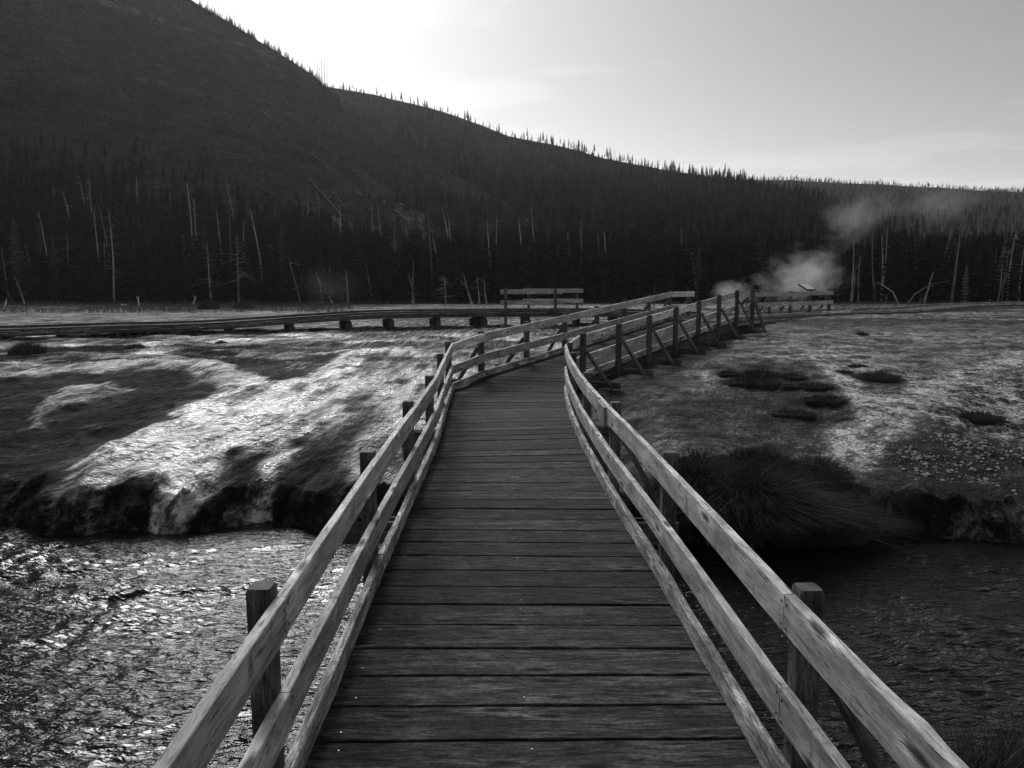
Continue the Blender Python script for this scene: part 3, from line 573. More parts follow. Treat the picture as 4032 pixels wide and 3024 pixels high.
# the woods on the slopes, one mass each
def forest(name, pts, label, k):
    P = np.array(pts)
    me = bpy.data.meshes.new(name); me.vertices.add(len(P)); me.vertices.foreach_set('co', P[:, :3].astype(np.float32).ravel())
    at = me.attributes.new('size', 'FLOAT', 'POINT'); at.data.foreach_set('value', P[:, 3].astype(np.float32))
    at = me.attributes.new('turn', 'FLOAT', 'POINT'); at.data.foreach_set('value', (RS.rand(len(P)) * 6.28).astype(np.float32))
    o = link(bpy.data.objects.new(name, me)); tag(o, label, 'forest', kind='stuff')
    g = bpy.data.node_groups.new(name, 'GeometryNodeTree')
    g.interface.new_socket('Geometry', in_out='INPUT', socket_type='NodeSocketGeometry'); g.interface.new_socket('Geometry', in_out='OUTPUT', socket_type='NodeSocketGeometry')
    N = g.nodes; L = g.links
    gi = N.new('NodeGroupInput'); go = N.new('NodeGroupOutput'); ip = N.new('GeometryNodeInstanceOnPoints'); oi = N.new('GeometryNodeObjectInfo')
    mp = N.new('GeometryNodeMeshToPoints'); L.new(gi.outputs[0], mp.inputs['Mesh'])
    oi.inputs['Object'].default_value = [c for c in first[k].children if c.name.startswith('crown')][0]; oi.transform_space = 'ORIGINAL'
    sa = N.new('GeometryNodeInputNamedAttribute'); sa.data_type = 'FLOAT'; sa.inputs['Name'].default_value = 'size'
    ta = N.new('GeometryNodeInputNamedAttribute'); ta.data_type = 'FLOAT'; ta.inputs['Name'].default_value = 'turn'
    cb = N.new('ShaderNodeCombineXYZ'); L.new(ta.outputs['Attribute'], cb.inputs[2])
    L.new(mp.outputs[0], ip.inputs['Points']); L.new(oi.outputs['Geometry'], ip.inputs['Instance'])
    L.new(sa.outputs['Attribute'], ip.inputs['Scale']); L.new(cb.outputs[0], ip.inputs['Rotation']); L.new(ip.outputs[0], go.inputs[0])
    md = o.modifiers.new('trees', 'NODES'); md.node_group = g
    return o
def scatter(G, n, s0, s1, t0, t1, dens, size):
    out = []
    for _ in range(n):
        s = random.uniform(s0, s1); t = random.uniform(t0, t1)
        if random.random() > dens(s, t): continue
        x, y, z = on_hill(G, s, t); out.append((x, y, z - .2, size(s, t)))
    return out
def dn1(s, t):
    v = float(fbm(np.array(s * .12), np.array(t * 9), 3, 91))
    scree = math.exp(-(((s + 4 + (t - .3) * 30) / 11) ** 2)) * (1 if .1 < t < .5 else 0)
    low = 1.0 if t < .14 else .0
    return max(low, (.85 if v > .48 else .25) * (1 - .92 * scree))
sz1 = lambda s, t: random.uniform(.5, 1.1) * (1.0 if t < .16 else .42)
forest('burnt_hill_wood', scatter(G1, 3200, -75, 20, .0, .24, lambda s, t: 1 - t * 3.6, lambda s, t: random.uniform(.35, .85) * (1 - 2.6 * t)), 'dark young wood covering the steep left hill', 0)
forest('burnt_hill_saplings', scatter(G1, 9000, -75, 20, .1, 1.0, dn1, lambda s, t: random.uniform(.2, .62)), 'scattered saplings on the steep left hill', 3)
forest('burnt_hill_crest_saplings', scatter(G1, 420, -75, -21, .97, 1.0, lambda s, t: 1, lambda s, t: random.uniform(.45, 1.0)), 'row of small conifers along the crest of the steep left hill', 3)
forest('foot_wood', [(s / 100 * D, D, -.6 + max(0, D - 62) * .06, random.uniform(.5, .95)) for s, D in [(random.uniform(-76, 78), random.uniform(59.5, 84)) for _ in range(2600)]], 'dense dark wood along the foot of the hills', 1)
forest('ridge_wood', scatter(G2, 9500, -24, 60, .02, .97, lambda s, t: .9 if fbm(np.array(s * .15), np.array(t * 7), 3, 92) > .42 else .35, lambda s, t: random.uniform(.35, .75) * (1 - .4 * t)), 'dark wood covering the slope below the long ridge', 1)
forest('ridge_wood_thin', scatter(G2, 2000, -24, 60, .1, .95, lambda s, t: .8, lambda s, t: random.uniform(.4, .9) * (1 - .4 * t)), 'thin tall trees in the wood below the long ridge', 2)
forest('far_wood', scatter(G3, 9500, 8, 80, .02, 1.0, lambda s, t: .95, lambda s, t: random.uniform(.35, .62)), 'wood covering the far ridge on the right', 4)
forest('far_wood_thin', scatter(G3, 2600, 8, 80, .0, 1.0, lambda s, t: .95, lambda s, t: random.uniform(.3, .6)), 'thin pale topped trees on the far ridge', 2)

# ------------------------------------------------------------------ dead trees
def snag(x, y, z, h, lean, flag, label, group):
    e = empty('dead_tree', (x, y, z - .3)); tag(e, label, 'dead tree', group)
    r = .055 + .010 * h * .55; r *= 1.6 if flag == 'k' else 1.0
    bend = random.uniform(-.05, .05) * h
    def at(f): return (lean * f + bend * math.sin(f * 3.14) * .6, random.uniform(-.03, .03), .3 + h * f)
    mb = MB(); fs = [0, .12, .3, .5, .72, .9, 1.0]; P = [at(f) for f in fs]; P[0] = (P[0][0], 0, -.2)
    tube(mb, P, [r * (1 - .82 * f) for f in fs], 6); mb.build('trunk', M['snag'], e)
    nb = {'r': 26, 'b': 4, 'k': 5}.get(flag, random.randint(3, 9))
    bm = MB()
    for _ in range(nb):
        f = random.uniform(.25, .97); p = Vector(at(f)); a = random.uniform(0, 6.28); L = random.uniform(.15, .5) * (1.5 - f) * (1.7 if flag == 'r' else 1)
        q = p + Vector((math.cos(a) * L, math.sin(a) * L, random.uniform(-.35, .12) * L)); w = q + Vector((math.cos(a) * L * .5, math.sin(a) * L * .5, -.3 * L if flag == 'r' else .15 * L))
        tube(bm, [p, q, w], [.018, .012, .004], 3)
    bm.build('branches', M['snag'], e)
    if flag == 'b':
        mb = MB(); tube(mb, [(P[0][0], 0, -.1), (lean * .06, 0, .3 + h * .045), (lean * .09, 0, .3 + h * .075)], [r * 1.25, r * 1.12, r * 1.02], 7)
        tag(mb.build('bleached_foot', M['bleached'], e), 'chalk white foot of the trunk')
    return e
SPECIAL = {0: 'thin dead trunk leaning far left at the left edge of the wood', 1: 'slightly leaning dead trunk with white foot, first from the left', 13: 'tall ragged dead tree full of twigs at the left of the wood edge',
    14: 'dead tree with drooping twiggy branches in the left wood edge', 24: 'straight pale dead trunk with side twigs left of the thick one', 25: 'thickest straight dead trunk in the left half of the wood',
    37: 'short dead stub with white foot beside the crossing trunks', 39: 'dead trunk with white foot crossed by a leaning one', 40: 'dead trunk with white foot leaning hard across its neighbour',
    42: 'lone upright dead trunk with white foot left of the faint steam', 44: 'tall dead tree with many twigs standing in the faint steam', 49: 'upright dead trunk with white foot, left one of the four by the platform railing',
    50: 'stout leaning dead trunk with white foot, second of the four by the platform railing', 51: 'slim dead trunk with white foot, third of the four by the platform railing', 52: 'slim dead trunk with white foot nearest the platform railing'}
for i, (x, y, z, h, lean, fl) in enumerate(SNAGS):
    lab = SPECIAL.get(i)
    if not lab:
        if fl == 'b': lab = 'dead trunk with a chalk white foot at the edge of the wood on the right' if x > 12 else 'dead trunk with a chalk white foot in the group of crossing trunks'
        else:
            q = lean / h; ln = 'leaning left' if q < -.1 else 'leaning right' if q > .06 else 'standing straight'; ht = 'long' if h > 8 else 'short' if h < 4.5 else 'slim'
            lab = '%s bare dead trunk %s ' % (ht, ln) + ('in the wood right of the steam' if x > 22 else 'in the wood behind the steam' if x > 12 else 'on the slope above the far left wood' if z > 1 and x < -22 else 'on the scree slope above the wood' if z > 1 and x < 0 else 'on the slope below the long ridge' if z > 1 else 'at the edge of the far left wood' if x < -14 else 'at the wood edge left of the platform')
    snag(x, y, z, h, lean, fl, lab, 'dead trunks along the wood')
for x, y, z, h, lean in CREST_SNAGS:
    snag(x, y, z - .3, h, lean, '', ('tall' if h > 7 else 'short') + ' bare dead trunk on the skyline of ' + ('the steep left hill, high up' if x < -65 else 'the steep left hill, above the saddle' if y < 235 and x < -30 else 'the long ridge'), 'dead trunks on the skyline')
# fallen trunks on the scree
for i in range(60):
    t = random.uniform(.14, .62); s = -8 - (t - .3) * 45 + random.uniform(-22, 14); x, y, z = on_hill(G1, s, t); L = random.uniform(2, 5); a = random.uniform(-.15, .25)
    x2, y2, z2 = on_hill(G1, s + L / y * 80, max(.05, t - L * .0055 - a * .02))
    mb = MB(); tube(mb, [(0, 0, .12), ((x2 - x) * .5, (y2 - y) * .5, (z2 - z) * .5 + .25), (x2 - x, y2 - y, z2 - z + .1)], [.10, .08, .03], 6)
    o = mb.build('fallen_trunk', M['fallen']); o.location = (x, y, z)
    tag(o, ('long' if L > 3.5 else 'short') + ' grey fallen trunk lying on the ' + ('upper' if t > .34 else 'lower') + (' left' if s < -8 else ' right') + ' part of the scree slope', 'log', 'fallen trunks on the scree')

# ------------------------------------------------------------------ the footbridge and its ramp
bridge = empty('footbridge', (0, 0, 0))
tag(bridge, 'long wooden footbridge with railings crossing the river and bending right up a ramp', 'footbridge')
# post centres: (x, y, deck height); the bridge is level, then climbs
PL = [(-.80, -2.0, 0), (-.825, .5, 0), (-.836, 2.52, 0), (-.857, 4.6, 0), (-.852, 6.4, 0), (-.855, 8.1, 0), (-.927, 10.18, 0), (-.98, 12.13, .0)]
PR = [(1.20, -2.0, 0), (1.10, .5, 0), (1.0, 2.55, 0), (.93, 4.57, 0), (.846, 6.38, 0), (.797, 8.28, 0), (.811, 10.37, 0), (.871, 11.88, .0)]
NB = len(PL)
GL = [(-.509 + .773 * i, 13.0 + 1.3 * i, .10 + .082 * i) for i in range(7)]
GR = [(1.144 + .725 * i, 12.7 + 1.117 * i, .08 + .0905 * i) for i in range(7)]
PL += GL; PR += GR
def offs(P, d):
    """the line of posts moved sideways by d (to the right of travel)"""
    out = []
    for i, p in enumerate(P):
        a = Vector(P[max(i - 1, 0)]); b = Vector(P[min(i + 1, len(P) - 1)]); t = b - a; t.z = 0; t.normalize()
        out.append(Vector((p[0] + t.y * d, p[1] - t.x * d, p[2])))
    return out
def smooth(P, n=5):
    """finer line through the points"""
    out = []
    for i in range(len(P) - 1):
        p0 = P[max(i - 1, 0)]; p1 = P[i]; p2 = P[i + 1]; p3 = P[min(i + 2, len(P) - 1)]
        for k in range(n):
            t = k / n
            out.append(p1 * (2 * t ** 3 - 3 * t * t + 1) + p2 * (3 * t * t - 2 * t ** 3) + (p2 - p0) * .5 * (t ** 3 - 2 * t * t + t) + (p3 - p1) * .5 * (t ** 3 - t * t))
    out.append(P[-1]); return out
inL, inR = offs(PL, .08), offs(PR, -.08)
eL, eR = smooth(offs(PL, .034), 8), smooth(offs(PR, -.034), 8)
def along(P, Q):
    s = [0]
    for i in range(1, len(P)): s.append(s[-1] + ((P[i] + Q[i]) / 2 - (P[i - 1] + Q[i - 1]) / 2).length)
    return s
def at_s(P, s, v):
    i = min(max(int(np.searchsorted(s, v)), 1), len(s) - 1); f = (v - s[i - 1]) / (s[i] - s[i - 1]); return P[i - 1].lerp(P[i], f)
def plank_mesh(mb, a0, a1, b0, b1, th=.040, seg=5, wob=.0025, jit=.003):
    """a0,a1 = near and far corner at the left end, b0,b1 at the right end (top face)"""
    R = []; dz = random.uniform(-jit, jit); cup = random.uniform(.0, .002); L0 = random.uniform(-.01, .004); tilt = random.uniform(-.002, .002)
    ax = (b0 - a0).normalized(); 
    for k in range(seg + 1):
        f = k / seg; n = a0.lerp(b0, f); r = a1.lerp(b1, f)
        if k == 0: n = n + ax * -L0; r = r + ax * -L0
        if k == seg: n = n + ax * L0; r = r + ax * L0
        d = (r - n).normalized(); n = n + d * random.uniform(-wob, wob); r = r + d * random.uniform(-wob, wob); c = .005
        z = Vector((0, 0, dz)); up = Vector((0, 0, 1)); m = (n + r) / 2
        q = [n - up * (th) + z, n - up * c + z - up * tilt, n + d * c + z, m + z - up * cup, r - d * c + z, r - up * c + z + up * tilt, r - up * th + z]
        R.append([tuple(p) for p in q])
    mb.sweep(R)
nail_me = None
def nail_disc(r=.0052):
    n = 7; V = [(r * math.cos(6.283 * k / n), r * math.sin(6.283 * k / n), 0) for k in range(n)] + [(r * .7 * math.cos(6.283 * k / n), r * .7 * math.sin(6.283 * k / n), .0016) for k in range(n)]
    F = [(k, (k + 1) % n, n + (k + 1) % n, n + k) for k in range(n)] + [tuple(range(n, 2 * n))]
    return mesh_data('nail_head', V, F, M['nail'])
nail_me = nail_disc()
nail_dark = nail_disc(.0062); nail_dark.materials[0] = M['dark_metal']
S = along(eL, eR); PITCH = .2545; v = .02; count = 0
while v + PITCH < S[-1]:
    g = random.uniform(.003, .010)
    a0, a1, b0, b1 = at_s(eL, S, v + g), at_s(eL, S, v + PITCH - g), at_s(eR, S, v + g), at_s(eR, S, v + PITCH - g)
    mb = MB(); far_ = a0.y > 9
    plank_mesh(mb, a0, a1, b0, b1, seg=3 if far_ else 9, wob=.002 if far_ else .0042); p = mb.build('plank', M['deck'], bridge)
    if 2.2 < a0.y < 7.5:
        for f in (.08, .5, .92):
            for w in (.22, .78):
                if random.random() < (.75 if f != .5 else .5): continue
                q = a0.lerp(b0, f + random.uniform(-.012, .012)).lerp(a1.lerp(b1, f), w)
                nl = link(bpy.data.objects.new('nail_head', nail_me), p); nl.location = q + Vector((0, 0, .0015))
    v += PITCH; count += 1

TOP, MID = .6585, .320           # centres of the two rails above the deck
RW, RH = .038, .135
def rail_line(P, side, z):
    """centre line of a rail nailed to the inner face of the posts"""
    return [p + Vector((0, 0, z)) for p in offs(P, .061 * side)]
def rail_run(P, side, z, joints, h, w, name, mats, jit, parent, sub=4, bulge=None):
    line = rail_line(P, side, z)
    for a, b, m in joints:
        seg = line[a:b + 1]
        # bend at the corner, ease between the others
        if bulge and a == 0: seg = smooth(seg, 24)
        pts = smooth(seg, sub if not (bulge and a == 0) else 1) if len(seg) > 2 else [seg[0].lerp(seg[1], k / sub) for k in range(sub + 1)]
        d0 = (pts[1] - pts[0]).normalized(); d1 = (pts[-1] - pts[-2]).normalized()
        pts[0] = pts[0] + d0 * .003; pts[-1] = pts[-1] - d1 * .003
        board(name, pts, w, h, M[mats[m]], parent, jit=jit if not (bulge and a == 0) else jit * .4, ch=.003, bulge=bulge if a == 0 else None)
K = NB - 1           # corner post
J_L = [(0, 2, 0), (2, 4, 0), (4, 5, 0), (5, 6, 1), (6, 7, 0), (7, 8, 1), (8, 10, 0), (10, 12, 0), (12, 14, 0)]
J_R = [(0, 2, 0), (2, 4, 0), (4, 6, 0), (6, 7, 1), (7, 8, 1), (8, 10, 0), (10, 12, 1), (12, 14, 0)]
mats = ['rail', 'rail_new']
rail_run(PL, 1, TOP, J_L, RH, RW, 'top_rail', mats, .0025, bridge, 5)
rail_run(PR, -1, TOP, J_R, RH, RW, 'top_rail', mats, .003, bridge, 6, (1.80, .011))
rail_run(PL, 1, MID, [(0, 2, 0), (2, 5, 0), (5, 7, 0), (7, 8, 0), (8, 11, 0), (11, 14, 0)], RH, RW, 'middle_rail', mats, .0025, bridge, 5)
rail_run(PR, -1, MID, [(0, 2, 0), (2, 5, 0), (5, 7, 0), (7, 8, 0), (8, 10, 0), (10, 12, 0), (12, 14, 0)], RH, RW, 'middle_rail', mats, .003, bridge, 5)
toe = ['toe', 'toe']
rail_run(PL, 1, .060, [(0, 3, 0), (3, 5, 0), (5, 7, 0), (7, 8, 0), (8, 11, 0), (11, 14, 0)], .105, .040, 'toe_board', toe, .004, bridge, 7)
rail_run(PR, -1, .060, [(0, 3, 0), (3, 5, 0), (5, 7, 0), (7, 8, 0), (8, 10, 0), (10, 12, 0), (12, 14, 0)], .105, .040, 'toe_board', toe, .004, bridge, 7)
# the nails that hold the near rails to their posts
for P, sd in ((PL, 1), (PR, -1)):
    for z, nm in ((TOP, 'top'), (MID, 'mid')):
        face = [p + Vector((0, 0, z)) for p in offs(P, .0815 * sd)]
        for i in (2, 3, 4, 5):
            t_ = (face[i + 1] - face[i - 1]).normalized(); n_ = Vector((t_.y, -t_.x, 0)) * sd
            for du in (-.022, .022):
                for dz in (-.04, .035):
                    nl = link(bpy.data.objects.new('rail_nail', nail_dark), bridge); nl.location = face[i] + t_ * du + Vector((0, 0, dz + random.uniform(-.006, .006))) - n_ * .001
                    nl.rotation_euler = n_.to_track_quat('Z', 'Y').to_euler()
# joists under the planks
for P, sd in ((PL, 1), (PR, -1)):
    for a, b in ((0, 2), (2, 4), (4, 7), (7, 8), (8, 11), (11, 14)):
        line = offs(P, .075 * sd)[a:b + 1]; board('joist', [p + Vector((0, 0, -.145)) for p in line], .06, .19, M['beam'], bridge, jit=.002)
def out_dir(P, i, side):
    a = Vector(P[max(i - 1, 0)]); b = Vector(P[min(i + 1, len(P) - 1)]); t = b - a; t.z = 0; t.normalize()
    return Vector((-t.y, t.x, 0)) * side          # side +1: to the left of travel
bolt_mb = MB(); tube(bolt_mb, [(0, 0, 0), (0, 0, .012)], [.011, .009], 6); bolt_me = mesh_data('bolt', bolt_mb.V, bolt_mb.F, M['bolt'])
for i in range(1, len(PL)):
    ramp = i >= NB
    for P, side in ((PL, 1), (PR, -1)):
        p = Vector(P[i]); o = out_dir(P, i, side); rz = math.atan2(o.y, o.x)
        gz = ground_z(p.x, p.y)
        z0 = p.z - .36 if not ramp else max(gz + .03, p.z - .40)
        po = upright('post', p, z0, p.z + .76 + random.uniform(-.012, .012), .084, M['post'], bridge, rz=rz + random.uniform(-.03, .03))
        if i in (2, 3, 4):
            b = link(bpy.data.objects.new('bolt', bolt_me), po); b.location = p + o * -.042 + Vector((0, 0, .18)); b.rotation_euler = (0, math.pi / 2, rz + math.pi)
        if ramp or i in (2, 4, 6):
            zb = p.z - .335 if not ramp else max(gz + .10, p.z - .34)
            reach = .50 if not ramp else .52
            foot = p + o * (.44 if ramp else .50); foot.z = zb
            head = p + o * .062; head.z = p.z + .47 + random.uniform(-.03, .03)
            t_side = Vector((-o.y, o.x, 0)) * (-.0)
            mb = MB(); sweep_board(mb, [head + t_side, foot + t_side - (head - foot).normalized() * .12], .040, .088, up=Vector((-o.y, o.x, 0)), plumb=False)
            mb.build('brace', M['post'], bridge)
            if ramp:     # sill on the mat with its footing block
                a = p - o * .25; b = p + o * .62; a.z = b.z = zb - .04
                t = Vector((-o.y, o.x, 0)) * .066
                board('sill', [a + t, b + t], .045, .10, M['beam'], bridge)
                fb = MB(); zz = gz - .08; upright('footing', p, zz, z0 + .002, .16, M['beam'], bridge, ch=.01, rz=rz)
    if i in (2, 4, 6):
        a, b = Vector(PL[i]), Vector(PR[i]); d = (b - a).normalized(); a = a - d * .53; b = b + d * .53
        for q in (-.062, .062):
            board('crossbeam', [a + Vector((0, q, -.335)), b + Vector((0, q, -.335))], .04, .185, M['beam'], bridge, jit=.002)
        for f in (.28, .72):
            q = a.lerp(b, f); upright('pile', q, ground_z(q.x, q.y) - .2, -.245, .10, M['beam'], bridge, ch=.012)
# rail ends at the top of the ramp turn outwards
topz = PL[-1][2]
for P, side, nx, sgn in ((PL, 1, (4.68, 21.05), 1), (PR, -1, (5.98, 19.75), -1)):
    a = Vector(P[-1]); b = Vector((nx[0], nx[1], a.z)); t = (b - a).normalized(); nrm = Vector((t.y, -t.x, 0)) * (.061 * sgn)
    for z, nm in ((TOP, 'top_rail'), (MID, 'middle_rail')):
        board(nm, [a + nrm + Vector((0, 0, z)) + t * .045, b + nrm + Vector((0, 0, z)) + t * .12], RW, RH, M['rail_new'], bridge)
    board('toe_board', [a + nrm + Vector((0, 0, .06)) + t * .045, b + nrm + Vector((0, 0, .06)) + t * .12], .04, .105, M['toe'], bridge)
    upright('post', b, b.z - .3, b.z + .76, .084, M['post'], bridge, rz=math.atan2(t.y, t.x))
    o = Vector((-t.y, t.x, 0)) * sgn; foot = b + o * .42; foot.z = b.z - .3; head = b + o * .06; head.z = b.z + .48
    mb = MB(); sweep_board(mb, [head, foot], .04, .088, up=t, plumb=False); mb.build('brace', M['post'], bridge)

# the small board fixed to the right-hand rail
sb = empty('rail_sign', (0, 0, 0)); tag(sb, 'small grey notice board with worn pale lettering on the right-hand top rail', 'sign')
rl = rail_line(PR, -1, 0); a = rl[4].lerp(rl[3], .03); b = rl[4].lerp(rl[5], .19); d = (b - a); d.z = 0; L = d.length; d.normalize(); nrm = Vector((-d.y, d.x, 0))
c0 = a + nrm * (.019 + .013); zc = .642
board('panel', [c0 + Vector((0, 0, zc)), c0 + d * L + Vector((0, 0, zc))], .022, .158, M['sign_face'], sb, ch=.004)
def mark(u0, v0, u1, v1, w):
    f = lambda u, v: c0 + d * (L * u) + nrm * .0125 + Vector((0, 0, zc - .079 + .158 * v))
    p, q = f(u0, v0), f(u1, v1); t = (q - p).normalized(); s_ = t.cross(nrm) * w
    V = [p - s_, q - s_, q + s_, p + s_]; V += [x - nrm * .002 for x in V]
    mobj('lettering', V, [(0, 1, 2, 3), (4, 5, 6, 7), (0, 1, 5, 4), (1, 2, 6, 5), (2, 3, 7, 6), (3, 0, 4, 7)], M['sign_mark'], sb)
for q in [(.88, .86, .88, .72, .004), (.80, .84, .80, .70, .004), (.80, .84, .70, .84, .003), (.74, .70, .66, .70, .003), (.52, .66, .44, .62, .004), (.42, .58, .36, .50, .003), (.80, .50, .72, .44, .005), (.70, .42, .62, .38, .004), (.62, .46, .62, .38, .003), (.80, .24, .74, .24, .005), (.66, .28, .54, .26, .003), (.54, .26, .54, .12, .003), (.66, .16, .58, .12, .005)]: mark(*q)

# ------------------------------------------------------------------ the low boardwalks
def walkway(name, label, edge, width, support, mats=('boards', 'boards')):
    """edge = near edge of the deck; the deck lies to its left"""
    w = empty(name, (edge[0][0], edge[0][1], 0)); tag(w, label, 'boardwalk'); w.location = (0, 0, 0)
    E = smooth([Vector(p) for p in edge], 6); Fr = []
    for i, p in enumerate(E):
        t = E[min(i + 1, len(E) - 1)] - E[max(i - 1, 0)]; t.z = 0; t.normalize(); Fr.append(p + Vector((-t.y, t.x, 0)) * width)
    s = along(E, Fr); v = 0; mb = MB()
    while v + .25 < s[-1]:
        plank_mesh(mb, at_s(Fr, s, v + .005), at_s(Fr, s, v + .243), at_s(E, s, v + .005), at_s(E, s, v + .243), seg=1, wob=.002); v += .2545
    tag(mb.build('deck_boards', M[mats[0]], w), 'cross boards of the deck', kind='stuff')
    n = len(E)
    for side, off in ((E, -.03), (Fr, .03)):
        for a in range(0, n - 1, 6):
            seg = side[a:min(a + 7, n)]
            if len(seg) < 2: continue
            q = [side[a + k] for k in range(len(seg))]
            sh = []
            for k, p in enumerate(q):
                t = (q[min(k + 1, len(q) - 1)] - q[max(k - 1, 0)]); t.z = 0; t.normalize(); sh.append(p + Vector((t.y, -t.x, 0)) * off * -1)
            board('kerb_board', [p + Vector((0, 0, .037)) for p in q], .045, .065, M[mats[1]], w, jit=.003)
            board('fascia', [p + Vector((0, 0, -.085)) for p in sh], .045, .085, M[mats[1]], w, jit=.003)
    v = support[0]; k = 0
    while v < s[-1]:
        a, b = at_s(E, s, v), at_s(Fr, s, v); d = (b - a).normalized(); zt = a.z - .195
        g = min(ground_z(a.x, a.y), ground_z(b.x, b.y))
        board('crossbeam', [a - d * .04 + Vector((0, 0, -.175)), b + d * .04 + Vector((0, 0, -.175))], .10, .09, M['beam'], w)
        for f in (.06, .5, .94):
            q = a.lerp(b, f); upright('support', q, ground_z(q.x, q.y) - .1, q.z - .222, random.choice([.14, .2, .32]) if support[2] else .10, M['beam'], w, d=.14, ch=.01, rz=math.atan2(d.y, d.x) - math.pi / 2)
        v += support[1] * random.uniform(.85, 1.15)
    return w, E, Fr
LEFT_EDGE = [(-24, 16.4, .33), (-18, 18.4, .33), (-12.9, 20, .33), (-11.0, 21.2, .33), (-8.7, 22.3, .33), (-6.55, 23.3, .435), (-4.13, 24.1, .55), (-1.75, 24.6, .565), (-.25, 25, .56), (2.2, 25.0, .57), (3.5, 24.0, .58), (4.3, 22.9, .585)]
wl, EL, FL = walkway('left_boardwalk', 'low dark boardwalk on blocks running across the flats on the left', LEFT_EDGE, 1.5, (1.0, 1.5, True))
RIGHT_EDGE = [(5.43, 19.44, .615), (5.98, 20.3, .61), (7.0, 22.1, .56), (8.1, 23.8, .50), (9.6, 25.6, .44), (11.3, 27.0, .43), (14.6, 28.5, .43), (17.0, 30.4, .45), (19.0, 32.2, .46), (21.9, 33.8, .46), (27, 36, .46), (36, 39, .46)]
wr, ER, FR = walkway('right_boardwalk', 'low boardwalk curving away to the right above the pale mats', RIGHT_EDGE, 1.6, (1.2, 1.3, False), ('boards', 'boards_lit'))
# the pale new board on its near edge
a, b = Vector((10.1, 26.02, .5)), Vector((11.5, 27.08, .49))
board('new_kerb_board', [a + Vector((.03, -.06, .015)), b + Vector((.03, -.06, .015))], .06, .075, M['rail_new'], wr)

def fence(parent, posts, zdeck, rails, facing, brace=None, names=('top_rail', 'middle_rail')):
    """posts: (x, y); facing: unit vector from post to the rail side; rails: (start, end) overrun in metres"""
    a = Vector((*posts[0], zdeck)); b = Vector((*posts[-1], zdeck)); t = (b - a).normalized(); f = Vector(facing)
    for p in posts:
        p = Vector((*p, zdeck)); g = ground_z(p.x, p.y)
        upright('post', p, max(g - .05, zdeck - .55), zdeck + .76, .086, M['post'], parent, rz=math.atan2(t.y, t.x))
        if brace is not None:
            o = Vector(brace); head = p + o * .06 + t * -.065 + Vector((0, 0, .5)); foot = p + o * .5 + t * -.065 + Vector((0, 0, -.22))
            mb = MB(); sweep_board(mb, [head, foot], .04, .088, up=t, plumb=False); mb.build('brace', M['post'], parent)
    for z, nm in ((TOP, names[0]), (MID, names[1])):
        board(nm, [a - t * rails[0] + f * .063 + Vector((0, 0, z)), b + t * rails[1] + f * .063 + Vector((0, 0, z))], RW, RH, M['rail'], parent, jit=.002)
# viewing platform: a railing on each side of the left boardwalk
fence(wl, [(-.20, 24.86), (1.36, 24.9)], .56, (.16, .24), (0, 1, 0))
fence(wl, [(.56, 26.62), (2.18, 26.62)], .56, (.2, .2), (0, -1, 0))
board('toe_board', [Vector((-.2, 24.99, .65)), Vector((1.45, 25.02, .65))], .04, .10, M['boards'], wl)
# railing behind the right boardwalk, below the panel
fp = []
for f in np.linspace(0, 1, 5): fp.append((7.75 + 3.75 * f, 26.15 + 2.65 * f))
dd = Vector((3.75, 2.65, 0)).normalized(); nn = Vector((dd.y, -dd.x, 0))
fence(wr, fp, .43, (.1, .12), nn, brace=-nn)

# ------------------------------------------------------------------ the slanted information panel beyond that railing
ip = empty('information_panel', (10.8, 28.85, 0)); tag(ip, 'slanted low information panel on a post above the right-hand railing', 'sign')
ax, ay = Vector((.427, .271, 0)), Vector((.16, -.49, -.20)); nz = ax.cross(ay).normalized(); nz = nz if nz.z > 0 else -nz
c = Vector((-.412, .096, 1.42))
def slab(name, o, x, y, th, mat):
    V = [o, o + x, o + x + y, o + y]; V = V + [p - nz * th for p in V]
    return mobj(name, V, [(0, 1, 2, 3), (7, 6, 5, 4), (0, 4, 5, 1), (1, 5, 6, 2), (2, 6, 7, 3), (3, 7, 4, 0)], mat, ip)
slab('frame', c, ax, ay, .05, M['dark_metal']); slab('face', c + ax * .06 + ay * .05 + nz * .003, ax * .88, ay * .9, .004, M['panel_face'])
upright('leg', (0, 0), ground_z(10.8, 28.85) - .1, 1.24, .08, M['dark_metal'], ip, ch=.006)
# thin stake beside the ramp railing
mb = MB(); tube(mb, [(0, 0, -.2), (.01, 0, .5), (.0, 0, 1.12)], [.022, .02, .016], 6); o = mb.build('thin_stake', M['post']); o.location = (4.75, 26.6, ground_z(4.75, 26.6)); tag(o, 'thin upright stake behind the left ramp railing', 'stake')

